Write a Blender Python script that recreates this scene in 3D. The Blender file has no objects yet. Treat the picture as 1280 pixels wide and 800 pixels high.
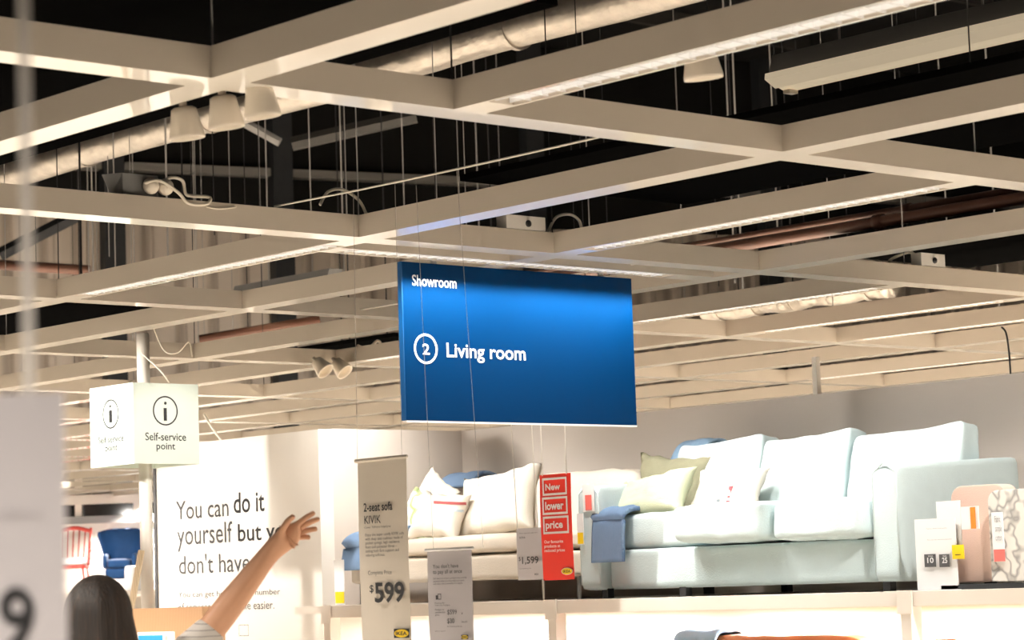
import bpy, bmesh, math, random
import numpy as np
from mathutils import Vector, Matrix, noise

random.seed(7)
SC = bpy.context.scene
COL = SC.collection
PI = math.pi

# ------------------------------------------------------------------ camera
FPX, YAW, PITCH, ROLL = 3146.29, 0.726924, 0.103707, -0.034081
EYE = np.array([0.0, 0.0, 1.6])
_F = np.array([-math.cos(YAW) * math.cos(PITCH), math.sin(YAW) * math.cos(PITCH), math.sin(PITCH)])
_R = np.cross(_F, [0, 0, 1]); _R /= np.linalg.norm(_R)
_U = np.cross(_R, _F)
_c, _s = math.cos(ROLL), math.sin(ROLL)
_R, _U = _c * _R + _s * _U, -_s * _R + _c * _U
cam_d = bpy.data.cameras.new('camera'); cam = bpy.data.objects.new('camera', cam_d); COL.objects.link(cam)
M = Matrix.Identity(4)
for i in range(3):
    M[i][0], M[i][1], M[i][2], M[i][3] = _R[i], _U[i], -_F[i], EYE[i]
cam.matrix_world = M
cam_d.sensor_fit = 'HORIZONTAL'; cam_d.sensor_width = 36; cam_d.lens = FPX / 1280 * 36
cam_d.clip_start = 0.05; cam_d.clip_end = 300
cam_d.dof.use_dof = True; cam_d.dof.focus_distance = 11.8; cam_d.dof.aperture_fstop = 6.2
SC.camera = cam

# ------------------------------------------------------------------ colour management, world
SC.view_settings.view_transform = 'Standard'; SC.view_settings.look = 'None'
SC.view_settings.gamma = 1.0; SC.view_settings.use_curve_mapping = False
SC.view_settings.exposure = 0.0
SC.cycles.use_denoising = True
SC.cycles.max_bounces = 8; SC.cycles.diffuse_bounces = 5; SC.cycles.glossy_bounces = 4
SC.cycles.sample_clamp_indirect = 6.0
W = bpy.data.worlds.new('world'); SC.world = W; W.use_nodes = True
W.node_tree.nodes['Background'].inputs[0].default_value = (1.0, 0.85, 0.68, 1)
W.node_tree.nodes['Background'].inputs[1].default_value = 0.02

# ------------------------------------------------------------------ lights (shop lamps and added fill spots)
WARM = (1.0, 0.905, 0.79); WHITE = (1.0, 0.95, 0.88)
def area(name, loc, sx, sy, power, col=WARM, rot=(0, 0, 0), spread=180):
    d = bpy.data.lights.new(name, 'AREA'); d.shape = 'RECTANGLE'; d.size = sx; d.size_y = sy
    d.energy = power; d.color = col; d.spread = math.radians(spread)
    o = bpy.data.objects.new(name, d); COL.objects.link(o); o.location = loc; o.rotation_euler = rot
    return o
def spot(name, loc, target, power, angle=50, blend=0.6, col=WHITE, rad=0.05):
    d = bpy.data.lights.new(name, 'SPOT'); d.energy = power; d.color = col
    d.spot_size = math.radians(angle); d.spot_blend = blend; d.shadow_soft_size = rad
    o = bpy.data.objects.new(name, d); COL.objects.link(o); o.location = loc
    o.rotation_euler = (Vector(target) - Vector(loc)).to_track_quat('-Z', 'Y').to_euler()
    return o
ZC = 3.10          # underside of the suspended grid
ZT = 3.196         # top of the grid beams
# fill: unseen downward spots added below the grid to brighten floor and beams
def down(x, y, p, ang=125): return spot('shop_fill_spot', (x, y, 3.085), (x, y, 0), p, ang, 0.5, WARM, 0.07)
for gx in (-1.2, -4.8, -7.2, -9.7, -12.1, -14.6, -18, -22, -27, -32):
    for gy in (-3, -0.5, 2.4, 5.6, 8.3, 12, 16, 21):
        if gy == 8.3 and -12.5 < gx < -5 or gy == 5.6 and -9 < gx < -4: continue
        down(gx, gy, (690 if gx > -16 else 900) * (0.55 if gx > -2 and gy == -0.5 else 0.2 if gy < 0 else 0.6 if gy == 2.4 else 1.5 if gy > 10 and gx > -16 else 1.0))
for k in range(16):          # row of small lamps in the beam over the blue sign
    y = 6.95 + 1.9 * k / 15; spot('sign_lamp_light', (-8.84, y, 3.098), (-8.86, y, 0), 17, 128, 0.55, WHITE, 0.012)
# display spots and added fill spots on the sofa bay, the text wall, the signs
for x in (-7.4, -8.3, -9.3):
    spot('bay_spot_light', (x, 8.62, 3.0), (x - 0.05, 9.3, 1.75), 68, 78, 0.6, rad=0.08)
for x in (-10.4, -11.3):
    spot('bay_spot_light', (x, 8.62, 3.0), (x, 9.45, 1.75), 62, 78, 0.6, rad=0.08)
spot('bay_spot_light', (-6.0, 8.3, 3.08), (-7.5, 9.3, 1.8), 190, 60, 0.8, rad=0.06)  # unseen spot added to brighten the side of the right sofa arm
for x in (-6.6, -7.9, -9.2, -10.5):
    spot('wall_fill_light', (x, 7.5, 3.0), (x - 0.1, 10.2, 2.12), 95, 42, 0.8, WHITE, 0.06)  # unseen fill spots added to lift the back wall
spot('bay_spot_light', (-11.3, 8.9, 3.05), (-11.98, 9.35, 2.3), 130, 75, 0.9)
spot('text_wall_light', (-13.2, 7.9, 3.08), (-13.2, 9.1, 2.0), 165, 65, 0.9)
spot('box_sign_light', (-12.4, 6.3, 3.08), (-12.2, 7.8, 2.6), 360, 40, 0.8)
spot('box_sign_light', (-10.3, 8.12, 3.05), (-11.9, 8.02, 2.45), 130, 34, 0.8)  # unseen spot added to brighten the right face of the box
for y in (8, 13, 18, 23):
    spot('gable_fill_light', (-29.5, y, 3.085), (-36.0, y + 0.5, 4.4), 330, 80, 0.7, WARM)  # unseen fill spots added to brighten the ribbed cladding
for x in (-6.5, -7.8, -9.0, -10.4, -11.3):
    area('rack_lamp_light', (x, 9.75, 1.40), 0.9, 0.2, 45, WHITE)
for p in ((-30.2, 18.2), (-31.0, 19.2)):
    spot('booth_spot_light', (p[0], p[1], 2.9), (-31.9, 20.3, 1.7), 130, 60, 0.7)

# ------------------------------------------------------------------ picture geometry helpers
def ray(x, y): return _F + _R * (x - 640) / FPX - _U * (y - 400) / FPX
def onz(x, y, z): d = ray(x, y); return Vector(EYE + d * (z - 1.6) / d[2])
def ony(x, y, Y): d = ray(x, y); return Vector(EYE + d * (Y / d[1]))
def onx(x, y, X): d = ray(x, y); return Vector(EYE + d * (X / d[0]))
def ond(x, y, D): return Vector(EYE + ray(x, y) * D)

# ------------------------------------------------------------------ materials
def mat(name, col, rough=0.6, spec=0.5, metal=0.0, var=0.0, vscale=8.0, bump=0.0, bscale=60.0, emit=None, estr=0.0, alpha=1.0, sheen=0.0, coat=0.0):
    m = bpy.data.materials.new(name); m.use_nodes = True
    nt = m.node_tree; b = nt.nodes['Principled BSDF']
    b.inputs['Base Color'].default_value = (*col, 1); b.inputs['Roughness'].default_value = rough
    b.inputs['Specular IOR Level'].default_value = spec; b.inputs['Metallic'].default_value = metal
    b.inputs['Alpha'].default_value = alpha
    if sheen: b.inputs['Sheen Weight'].default_value = sheen
    if coat: b.inputs['Coat Weight'].default_value = coat; b.inputs['Coat Roughness'].default_value = 0.04
    if emit: b.inputs['Emission Color'].default_value = (*emit, 1); b.inputs['Emission Strength'].default_value = estr
    tc = nt.nodes.new('ShaderNodeTexCoord')
    if var:
        n = nt.nodes.new('ShaderNodeTexNoise'); n.inputs['Scale'].default_value = vscale; n.inputs['Detail'].default_value = 4
        nt.links.new(tc.outputs['Object'], n.inputs['Vector'])
        mx = nt.nodes.new('ShaderNodeMix'); mx.data_type = 'RGBA'
        mx.inputs[6].default_value = (*[max(0, c * (1 - var)) for c in col], 1)
        mx.inputs[7].default_value = (*[min(1, c * (1 + var)) for c in col], 1)
        nt.links.new(n.outputs['Fac'], mx.inputs[0]); nt.links.new(mx.outputs[2], b.inputs['Base Color'])
    if bump:
        n = nt.nodes.new('ShaderNodeTexNoise'); n.inputs['Scale'].default_value = bscale; n.inputs['Detail'].default_value = 3
        nt.links.new(tc.outputs['Object'], n.inputs['Vector'])
        bp = nt.nodes.new('ShaderNodeBump'); bp.inputs['Strength'].default_value = bump; bp.inputs['Distance'].default_value = 0.01
        nt.links.new(n.outputs['Fac'], bp.inputs['Height']); nt.links.new(bp.outputs['Normal'], b.inputs['Normal'])
    return m
def ramp_mat(name, tex, scale, stops, rough=0.7, coordscale=(1, 1, 1), bump=0.0, detail=2.0, distort=0.0, bands='X'):
    m = bpy.data.materials.new(name); m.use_nodes = True
    nt = m.node_tree; b = nt.nodes['Principled BSDF']; b.inputs['Roughness'].default_value = rough
    tc = nt.nodes.new('ShaderNodeTexCoord'); mp = nt.nodes.new('ShaderNodeMapping'); mp.inputs['Scale'].default_value = coordscale
    nt.links.new(tc.outputs['Object'], mp.inputs['Vector'])
    if tex == 'wave':
        t = nt.nodes.new('ShaderNodeTexWave'); t.bands_direction = bands; t.inputs['Scale'].default_value = scale
        t.inputs['Distortion'].default_value = distort; t.inputs['Detail'].default_value = detail
    else:
        t = nt.nodes.new('ShaderNodeTexNoise'); t.inputs['Scale'].default_value = scale; t.inputs['Detail'].default_value = detail
    nt.links.new(mp.outputs['Vector'], t.inputs['Vector'])
    r = nt.nodes.new('ShaderNodeValToRGB'); el = r.color_ramp.elements
    while len(el) < len(stops): el.new(0.5)
    for e, (p, c) in zip(el, stops): e.position = p; e.color = (*c, 1)
    nt.links.new(t.outputs['Fac'], r.inputs['Fac']); nt.links.new(r.outputs['Color'], b.inputs['Base Color'])
    if bump:
        bp = nt.nodes.new('ShaderNodeBump'); bp.inputs['Strength'].default_value = bump; bp.inputs['Distance'].default_value = 0.02
        nt.links.new(t.outputs['Fac'], bp.inputs['Height']); nt.links.new(bp.outputs['Normal'], b.inputs['Normal'])
    return m

MT = {}
MT['beam'] = mat('beam_side_shaded', (0.52, 0.463, 0.39), 0.3, 0.4, var=0.03, vscale=3)  # shade on the sides put into the colour, darker than the underside
MT['beambase_lit'] = mat('beam_base_gloss_lit', (0.88, 0.84, 0.76), 0.04, 1.0, var=0.02, vscale=3)
MT['louvre'] = mat('louvre_white', (0.85, 0.85, 0.85), 0.2, 0.6, var=0.02)
MT['tube'] = mat('lamp_tube_glow', (1, 1, 1), 0.4, emit=(1.0, 0.93, 0.84), estr=0.5)
MT['black'] = mat('black_felt', (0.0022, 0.0022, 0.0022), 1.0, 0.0, var=0.2)
MT['blackmetal'] = mat('black_steel', (0.02, 0.02, 0.022), 0.5, 0.4, var=0.1)
MT['greymetal'] = mat('grey_steel', (0.35, 0.34, 0.33), 0.45, 0.5, var=0.1)
MT['darksteel'] = mat('dark_painted_steel', (0.025, 0.027, 0.03), 0.6, 0.4, var=0.2)
MT['bluesign'] = mat('blue_sign_face', (0.0, 0.024, 0.088), 0.36, 0.09, var=0.03, vscale=2)
MT['blueedge'] = mat('blue_sign_edge', (0.0, 0.05, 0.16), 0.4, 0.5, var=0.03)
MT['white'] = mat('white_letters', (0.9, 0.9, 0.9), 0.5, var=0.02)
MT['boxsign'] = mat('pale_sign_face', (0.72, 0.80, 0.72), 0.45, 0.5, var=0.02)
MT['ink'] = mat('black_ink', (0.012, 0.012, 0.014), 0.5, var=0.05)
MT['inkgrey'] = mat('dark_grey_ink', (0.05, 0.05, 0.055), 0.5, var=0.05)
MT['paper'] = mat('cream_paper', (0.66, 0.60, 0.52), 0.6, var=0.03, vscale=4, bump=0.05, bscale=20)
MT['lavpaper'] = mat('pale_lilac_paper', (0.50, 0.475, 0.50), 0.6, var=0.03, vscale=4)
MT['red'] = mat('red_paper', (0.68, 0.025, 0.012), 0.5, var=0.05)
MT['yellow'] = mat('yellow_paper', (0.9, 0.62, 0.01), 0.5, var=0.04)
MT['orange'] = mat('orange_paper', (0.9, 0.25, 0.03), 0.5, var=0.04)
MT['wallwhite'] = mat('white_wall_paint', (0.78, 0.74, 0.69), 0.65, 0.3, var=0.02, vscale=1.5)
MT['walltaupe'] = mat('taupe_wall_paint', (0.60, 0.54, 0.49), 0.7, 0.3, var=0.03, vscale=1.5, bump=0.03, bscale=120)
MT['rack'] = mat('white_rack_paint', (0.80, 0.74, 0.67), 0.45, 0.4, var=0.02)
MT['floor'] = mat('pale_shop_floor', (0.80, 0.74, 0.66), 0.45, 0.4, var=0.08, vscale=1.2)
MT['mint'] = mat('pale_mint_fabric', (0.60, 0.71, 0.725), 0.9, 0.15, var=0.05, vscale=14, bump=0.22, bscale=160, sheen=0.15)
MT['cream'] = mat('cream_fabric', (0.78, 0.70, 0.60), 0.9, 0.15, var=0.05, vscale=12, bump=0.2, bscale=150)
MT['offwhite'] = mat('off_white_fabric', (0.84, 0.78, 0.69), 0.9, 0.15, var=0.04, vscale=12, bump=0.2, bscale=120)
MT['olive'] = mat('olive_fabric', (0.30, 0.29, 0.20), 0.9, 0.1, var=0.12, vscale=20, bump=0.25, bscale=150)
MT['palegreen'] = mat('pale_green_fabric', (0.55, 0.59, 0.42), 0.85, 0.15, var=0.08, vscale=20, bump=0.25, bscale=140)
MT['denim'] = ramp_mat('blue_throw_knit', 'wave', 60, [(0.2, (0.10, 0.17, 0.30)), (0.8, (0.20, 0.30, 0.46))], 0.95, bump=0.3, distort=2.5, detail=3)
MT['blueknit'] = ramp_mat('light_blue_throw_knit', 'wave', 60, [(0.2, (0.20, 0.34, 0.52)), (0.8, (0.36, 0.52, 0.70))], 0.95, bump=0.3, distort=2.5, detail=3)
MT['leaf'] = ramp_mat('leaf_print_fabric', 'noise', 9, [(0.40, (0.80, 0.77, 0.66)), (0.52, (0.22, 0.30, 0.10)), (0.60, (0.70, 0.68, 0.45)), (0.72, (0.82, 0.78, 0.66))], 0.9, detail=1.5)
MT['pattern'] = ramp_mat('grey_pattern_fabric', 'noise', 14, [(0.45, (0.74, 0.71, 0.66)), (0.54, (0.30, 0.29, 0.28)), (0.62, (0.80, 0.77, 0.72))], 0.9, detail=1.0)
MT['pink'] = mat('pale_pink_fabric', (0.70, 0.52, 0.44), 0.9, 0.1, var=0.03, vscale=20, bump=0.2, bscale=200)
MT['leather'] = mat('tan_leather', (0.42, 0.15, 0.05), 0.42, 0.5, var=0.15, vscale=6, bump=0.2, bscale=60)
MT['oak'] = ramp_mat('oak_veneer', 'wave', 5, [(0.0, (0.33, 0.19, 0.10)), (1.0, (0.43, 0.26, 0.145))], 0.5, coordscale=(6, 6, 0.5), distort=3, detail=3)
MT['palewood'] = ramp_mat('pale_timber', 'wave', 6, [(0.0, (0.70, 0.58, 0.40)), (1.0, (0.80, 0.68, 0.50))], 0.5, coordscale=(5, 5, 0.5), distort=2, detail=3)
MT['foil'] = mat('silver_foil', (0.42, 0.38, 0.33), 0.32, 0.5, metal=0.85, var=0.35, vscale=9, bump=1.0, bscale=12)
MT['copper'] = mat('copper_brown_pipe', (0.17, 0.08, 0.055), 0.4, 0.5, metal=0.1, var=0.12)
MT['cup'] = mat('cream_lamp_shade', (0.74, 0.67, 0.57), 0.4, 0.4, var=0.03)
MT['cable'] = mat('white_cable', (0.72, 0.66, 0.56), 0.5, var=0.05)
MT['string'] = mat('white_string', (0.75, 0.70, 0.62), 0.6, var=0.04)
MT['thread'] = mat('clear_nylon_thread', (0.75, 0.70, 0.64), 0.3, var=0.04, alpha=0.35)
MT['strap'] = mat('clear_plastic_strap', (0.80, 0.77, 0.74), 0.3, var=0.03, alpha=0.42)
MT['pole'] = mat('white_pole_paint', (0.74, 0.69, 0.62), 0.4, var=0.03)
MT['skin'] = mat('skin', (0.56, 0.30, 0.18), 0.5, 0.4, var=0.06, vscale=20)
MT['hair'] = ramp_mat('dark_brown_hair', 'noise', 5, [(0.3, (0.004, 0.002, 0.0015)), (0.55, (0.012, 0.006, 0.003)), (0.75, (0.035, 0.014, 0.007))], 0.62, coordscale=(26, 26, 1.2), detail=3, bump=0.25)
MT['shirt'] = ramp_mat('striped_shirt', 'wave', 9, [(0.35, (0.62, 0.58, 0.54)), (0.5, (0.10, 0.09, 0.085)), (0.65, (0.62, 0.58, 0.54))], 0.85, distort=1.0, bands='Z', detail=2)
MT['trousers'] = mat('dark_trousers', (0.03, 0.035, 0.05), 0.8, var=0.15)
MT['shoe'] = mat('black_shoe', (0.02, 0.02, 0.02), 0.5, var=0.1)
MT['velvet'] = mat('blue_velvet', (0.004, 0.04, 0.13), 0.75, 0.3, var=0.15, vscale=12, sheen=0.1)
MT['redwood'] = mat('red_painted_wood', (0.52, 0.055, 0.04), 0.4, 0.5, var=0.08)
MT['screen'] = mat('blue_screen', (0.02, 0.14, 0.30), 0.25, emit=(0.03, 0.27, 0.5), estr=0.8)
MT['glassdark'] = mat('dark_window_glass', (0.02, 0.02, 0.022), 0.1, var=0.2)
MT['deck'] = ramp_mat('dark_roof_deck', 'wave', 3.3, [(0.0, (0.0015, 0.0015, 0.0013)), (1.0, (0.006, 0.0055, 0.005))], 0.8, bands='Y', bump=0.3)
MT['truss'] = mat('roof_truss_paint', (0.05, 0.047, 0.042), 0.6, var=0.25, vscale=3)
MT['cladding'] = ramp_mat('ribbed_cladding_shade_stripes', 'wave', 0.57, [(0.0, (0.34, 0.285, 0.235)), (0.3, (0.56, 0.48, 0.40)), (1.0, (0.60, 0.52, 0.44))], 0.6, bump=0.4, detail=0, bands='Y')  # darker stripes paint in the shade of the ribs
MT['litcream'] = mat('lit_cream_diffuser', (0.75, 0.68, 0.55), 0.5, emit=(1.0, 0.80, 0.54), estr=0.42, var=0.02)
MT['badgegrey'] = mat('dark_grey_badge', (0.06, 0.06, 0.065), 0.5, var=0.05)
MT['upper_dark'] = mat('dark_upper_cladding', (0.008, 0.0075, 0.007), 0.8, 0.2, var=0.2, vscale=2)
MT['trussgrey'] = mat('dull_grey_ledge', (0.20, 0.19, 0.175), 0.6, var=0.15, vscale=2)
MT['boxwhite'] = mat('white_plastic_case', (0.88, 0.84, 0.78), 0.4, var=0.02)
MT['grey'] = mat('mid_grey_paint', (0.25, 0.25, 0.25), 0.6, var=0.05)

# ------------------------------------------------------------------ building helpers
def box(bm, x0, x1, y0, y1, z0, z1):
    v = [bm.verts.new(p) for p in ((x0, y0, z0), (x1, y0, z0), (x1, y1, z0), (x0, y1, z0), (x0, y0, z1), (x1, y0, z1), (x1, y1, z1), (x0, y1, z1))]
    for f in ((3, 2, 1, 0), (4, 5, 6, 7), (0, 1, 5, 4), (1, 2, 6, 5), (2, 3, 7, 6), (3, 0, 4, 7)):
        bm.faces.new([v[i] for i in f])
    return v
def tube(bm, pts, r, n=8, closed=False, caps=True):
    pts = [Vector(p) for p in pts]; rings = []
    rr = r if isinstance(r, (list, tuple)) else [r] * len(pts)
    up = None
    for i, p in enumerate(pts):
        a = pts[max(i - 1, 0)]; b = pts[min(i + 1, len(pts) - 1)]
        t = (b - a).normalized()
        if up is None:
            up = Vector((0, 0, 1)) if abs(t.z) < 0.9 else Vector((1, 0, 0))
        s = t.cross(up).normalized(); up = s.cross(t).normalized()
        rings.append([bm.verts.new(p + (s * math.cos(2 * PI * k / n) + up * math.sin(2 * PI * k / n)) * rr[i]) for k in range(n)])
    for a, b in zip(rings, rings[1:]):
        for k in range(n):
            bm.faces.new((a[k], a[(k + 1) % n], b[(k + 1) % n], b[k]))
    if caps:
        bm.faces.new(rings[0][::-1]); bm.faces.new(rings[-1])
def lathe(bm, prof, axis_o, axis_d, n=24):
    o = Vector(axis_o); d = Vector(axis_d).normalized()
    s = d.cross(Vector((0, 0, 1)) if abs(d.z) < 0.9 else Vector((1, 0, 0))).normalized(); t = d.cross(s)
    rings = [[bm.verts.new(o + d * h + (s * math.cos(2 * PI * k / n) + t * math.sin(2 * PI * k / n)) * r) for k in range(n)] for r, h in prof]
    for a, b in zip(rings, rings[1:]):
        for k in range(n): bm.faces.new((a[k], a[(k + 1) % n], b[(k + 1) % n], b[k]))
    bm.faces.new(rings[0][::-1]); bm.faces.new(rings[-1])
def smooth_curve(pts, n=6):
    pts = [Vector(p) for p in pts]; out = []
    for i in range(len(pts) - 1):
        p0 = pts[max(i - 1, 0)]; p1 = pts[i]; p2 = pts[i + 1]; p3 = pts[min(i + 2, len(pts) - 1)]
        for k in range(n):
            t = k / n
            out.append(0.5 * ((2 * p1) + (p2 - p0) * t + (2 * p0 - 5 * p1 + 4 * p2 - p3) * t * t + (3 * p1 - p0 - 3 * p2 + p3) * t ** 3))
    out.append(pts[-1]); return out
def obj(name, bm, m, parent=None, smooth=False, bevel=0.0, kind=None, label=None, local=False):
    bmesh.ops.recalc_face_normals(bm, faces=bm.faces)
    if bevel:
        bmesh.ops.bevel(bm, geom=[e for e in bm.edges if e.is_manifold and e.calc_face_angle(0) > 0.5], offset=bevel, segments=2, profile=0.7, affect='EDGES')
    me = bpy.data.meshes.new(name); bm.to_mesh(me); bm.free()
    o = bpy.data.objects.new(name, me); COL.objects.link(o)
    if m: me.materials.append(MT[m] if isinstance(m, str) else m)
    if m == 'beam':            # glossy underside, coloured lighter than the sides to mimic light from below
        me.materials.append(MT['beambase_lit'])
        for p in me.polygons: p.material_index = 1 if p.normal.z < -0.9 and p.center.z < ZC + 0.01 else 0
    if smooth:
        for p in me.polygons: p.use_smooth = True
    if parent:
        o.parent = parent
        o.matrix_parent_inverse = Matrix.Translation(-Vector(parent.location)) if (parent.type == 'EMPTY' and not local) else Matrix.Identity(4)
    if kind: o['kind'] = kind
    if label: o['label'] = label
    return o
def thing(name, label, cat, loc=(0, 0, 0), group=None, rotz=0.0):
    o = bpy.data.objects.new(name, None); COL.objects.link(o); o.location = loc; o.rotation_euler = (0, 0, rotz)
    o.empty_display_size = 0.1
    o['label'] = label; o['category'] = cat
    if group: o['group'] = group
    return o
def tag(o, label, cat, group=None):
    o['label'] = label; o['category'] = cat
    if group: o['group'] = group
    return o
def struct(name, bm, m, **k):
    return obj(name, bm, m, kind='structure', **k)
def sub(parent, child):        # make a world-built mesh the child of a world-built mesh part (both have identity placement)
    child.parent = parent; child.matrix_parent_inverse = Matrix.Identity(4)
    return child

def text_mesh(name, body, bl, right, width, height, m, parent=None, bold=0.0, align='LEFT', spacing=1.0, normal=None, off=0.0015, label=None, part_of=None, split=0):
    """lettering laid flat on a vertical face; bl = lower left corner of its bounding box"""
    cu = bpy.data.curves.new(name, 'FONT'); cu.body = body; cu.align_x = align; cu.offset = bold; cu.resolution_u = 3; cu.space_line = spacing
    cu.extrude = 0.0
    tmp = bpy.data.objects.new(name, cu); COL.objects.link(tmp)
    dg = bpy.context.evaluated_depsgraph_get()
    me = bpy.data.meshes.new_from_object(tmp.evaluated_get(dg)); bpy.data.objects.remove(tmp)
    co = np.array([v.co[:] for v in me.vertices]); lo = co.min(0); hi = co.max(0)
    right = Vector(right).normalized(); up = Vector((0, 0, 1)); nrm = right.cross(up)
    sx = width / (hi[0] - lo[0]); sy = height / (hi[1] - lo[1])
    bl = Vector(bl)
    for v in me.vertices:
        v.co = bl + right * (v.co.x - lo[0]) * sx + up * (v.co.y - lo[1]) * sy + nrm * off
    me.materials.append(MT[m])
    objs = []
    if split:
        bm = bmesh.new(); bm.from_mesh(me); todo = set(bm.verts); isl = []
        while todo:
            st_ = [todo.pop()]; comp = set(st_)
            while st_:
                for e in st_.pop().link_edges:
                    for v in e.verts:
                        if v not in comp: comp.add(v); st_.append(v)
            todo -= comp; q = [v.co.dot(right) for v in comp]; isl.append((min(q), max(q), comp))
        isl.sort(key=lambda t: t[0]); words = []
        for a, b, c in isl:
            if words and a - words[-1][1] < split * height: words[-1] = [words[-1][0], max(b, words[-1][1]), words[-1][2] | c]
            else: words.append([a, b, c])
        for a, b, c in words:
            b2 = bm.copy(); idx = {v.index for v in c}
            bmesh.ops.delete(b2, geom=[v for v in b2.verts if v.index not in idx], context='VERTS')
            m2 = bpy.data.meshes.new(name); b2.to_mesh(m2); b2.free(); m2.materials.append(MT[m]); o = bpy.data.objects.new(name, m2); COL.objects.link(o); objs.append(o)
        bm.free()
    else:
        o = bpy.data.objects.new(name, me); COL.objects.link(o); objs = [o]
    for o in objs:
        if part_of: sub(part_of, o)
        elif parent:
            o.parent = parent; o.matrix_parent_inverse = Matrix.Translation(-Vector(parent.location))
        if label: o['label'] = label
    return objs[0]
def ptext(name, body, plane, bl, br, tl, m, parent, right, bold=0.0, align='LEFT', spacing=1.0, off=0.0015, part_of=None, split=0):
    a, b, c = plane(*bl), plane(*br), plane(*tl)
    r = Vector(right).normalized()
    return text_mesh(name, body, a, r, (b - a).dot(r), c.z - a.z, m, parent, bold, align, spacing, off=off, part_of=part_of, split=split)
def ring_bm(c, r, w, right, n=48, off=0.0015, squash=1.0):
    bm = bmesh.new(); right = Vector(right).normalized(); up = Vector((0, 0, 1)); nr = right.cross(up); c = Vector(c) + nr * off
    A = []; B = []
    for k in range(n):
        d = right * math.cos(2 * PI * k / n) + up * math.sin(2 * PI * k / n) * squash
        A.append(bm.verts.new(c + d * r)); B.append(bm.verts.new(c + d * (r - w)) if w < r else None)
    if w < r:
        for k in range(n): bm.faces.new((A[k], A[(k + 1) % n], B[(k + 1) % n], B[k]))
    else: bm.faces.new(A)
    return bm
def plate_bm(bl, right, w, h, off=0.001, t=0.0):
    bm = bmesh.new(); right = Vector(right).normalized(); up = Vector((0, 0, 1)); nr = right.cross(up); o = Vector(bl) + nr * off
    bm.faces.new([bm.verts.new(o), bm.verts.new(o + right * w), bm.verts.new(o + right * w + up * h), bm.verts.new(o + up * h)])
    return bm
def frame_bm(bl, right, w, h, b, off=0.001):
    bm = bmesh.new(); right = Vector(right).normalized(); up = Vector((0, 0, 1)); nr = right.cross(up); o = Vector(bl) + nr * off
    P = lambda x, y: bm.verts.new(o + right * x + up * y)
    A = [P(0, 0), P(w, 0), P(w, h), P(0, h)]; B = [P(b, b), P(w - b, b), P(w - b, h - b), P(b, h - b)]
    for k in range(4): bm.faces.new((A[k], A[(k + 1) % 4], B[(k + 1) % 4], B[k]))
    return bm

AX, AY = Vector((1, 0, 0)), Vector((0, 1, 0))

# ================================================================== SETTING
bm = bmesh.new(); box(bm, -46, 6, -8, 34, -0.1, 0.0); struct('floor', bm, 'floor')
bm = bmesh.new(); box(bm, -46, 6, -8, 46, 11.0, 11.2); struct('ceiling', bm, 'deck')
# far gable wall of the building: ribbed cladding, turned some 15 degrees to the grid
wdir = Vector((0.27, 0.963, 0)).normalized()
def wall_slab(name, p0, d, length, z0, z1, th, m, ribs=0):
    bm = bmesh.new(); n = Vector((d.y, -d.x, 0))
    if ribs:
        k = int(length / ribs); prof = []
        for i in range(k):
            s = i * ribs
            prof += [(s, 0), (s + ribs * 0.62, 0), (s + ribs * 0.72, 0.05), (s + ribs * 0.9, 0.05)]
        prof.append((k * ribs, 0))
        vb = [bm.verts.new(p0 + d * s + n * t + Vector((0, 0, z0))) for s, t in prof]
        vt = [bm.verts.new(p0 + d * s + n * t + Vector((0, 0, z1))) for s, t in prof]
        for i in range(len(prof) - 1): bm.faces.new((vb[i], vb[i + 1], vt[i + 1], vt[i]))
        b0 = bm.verts.new(p0 - n * th + Vector((0, 0, z0))); b1 = bm.verts.new(p0 + d * length - n * th + Vector((0, 0, z0)))
        t0 = bm.verts.new(p0 - n * th + Vector((0, 0, z1))); t1 = bm.verts.new(p0 + d * length - n * th + Vector((0, 0, z1)))
        bm.faces.new((b1, b0, t0, t1))
    else:
        P = [p0, p0 + d * length, p0 + d * length - n * th, p0 - n * th]
        v = [bm.verts.new(p + Vector((0, 0, z0))) for p in P] + [bm.verts.new(p + Vector((0, 0, z1))) for p in P]
        for f in ((3, 2, 1, 0), (4, 5, 6, 7), (0, 1, 5, 4), (1, 2, 6, 5), (2, 3, 7, 6), (3, 0, 4, 7)): bm.faces.new([v[i] for i in f])
    return struct(name, bm, m)
W0 = ond(0, 320, 40); W0.z = 0
FW0 = W0 - wdir * 9
wall_slab('wall_far', FW0, wdir, 32, 0.0, 11.0, 0.2, 'cladding', ribs=0.55)
wn = Vector((wdir.y, -wdir.x, 0))
def wallbox(name, s0, s1, z0, z1, t0, t1, m, **k):
    bm = bmesh.new()
    P = [FW0 + wdir * s0 + wn * t0, FW0 + wdir * s1 + wn * t0, FW0 + wdir * s1 + wn * t1, FW0 + wdir * s0 + wn * t1]
    v = [bm.verts.new(p + Vector((0, 0, z0))) for p in P] + [bm.verts.new(p + Vector((0, 0, z1))) for p in P]
    for f in ((3, 2, 1, 0), (4, 5, 6, 7), (0, 1, 5, 4), (1, 2, 6, 5), (2, 3, 7, 6), (3, 0, 4, 7)): bm.faces.new([v[i] for i in f])
    return struct(name, bm, m, **k)
wallbox('trim_1', 0, 32, 8.45, 8.58, 0.06, 0.30, 'trussgrey')
wallbox('trim_2', 0, 32, 7.75, 8.44, 0.06, 0.10, 'upper_dark')  # plain dark sheet over the upper cladding
wallbox('trim_8', 0, 32, 8.61, 10.99, 0.06, 0.12, 'upper_dark')
for i, s0 in enumerate((10.6, 13.5, 18.2, 23.0)):
    wallbox('column_%d' % (i + 1), s0, s0 + 0.34, 0, 11.0, 0.13, 0.43, 'darksteel')

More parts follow.
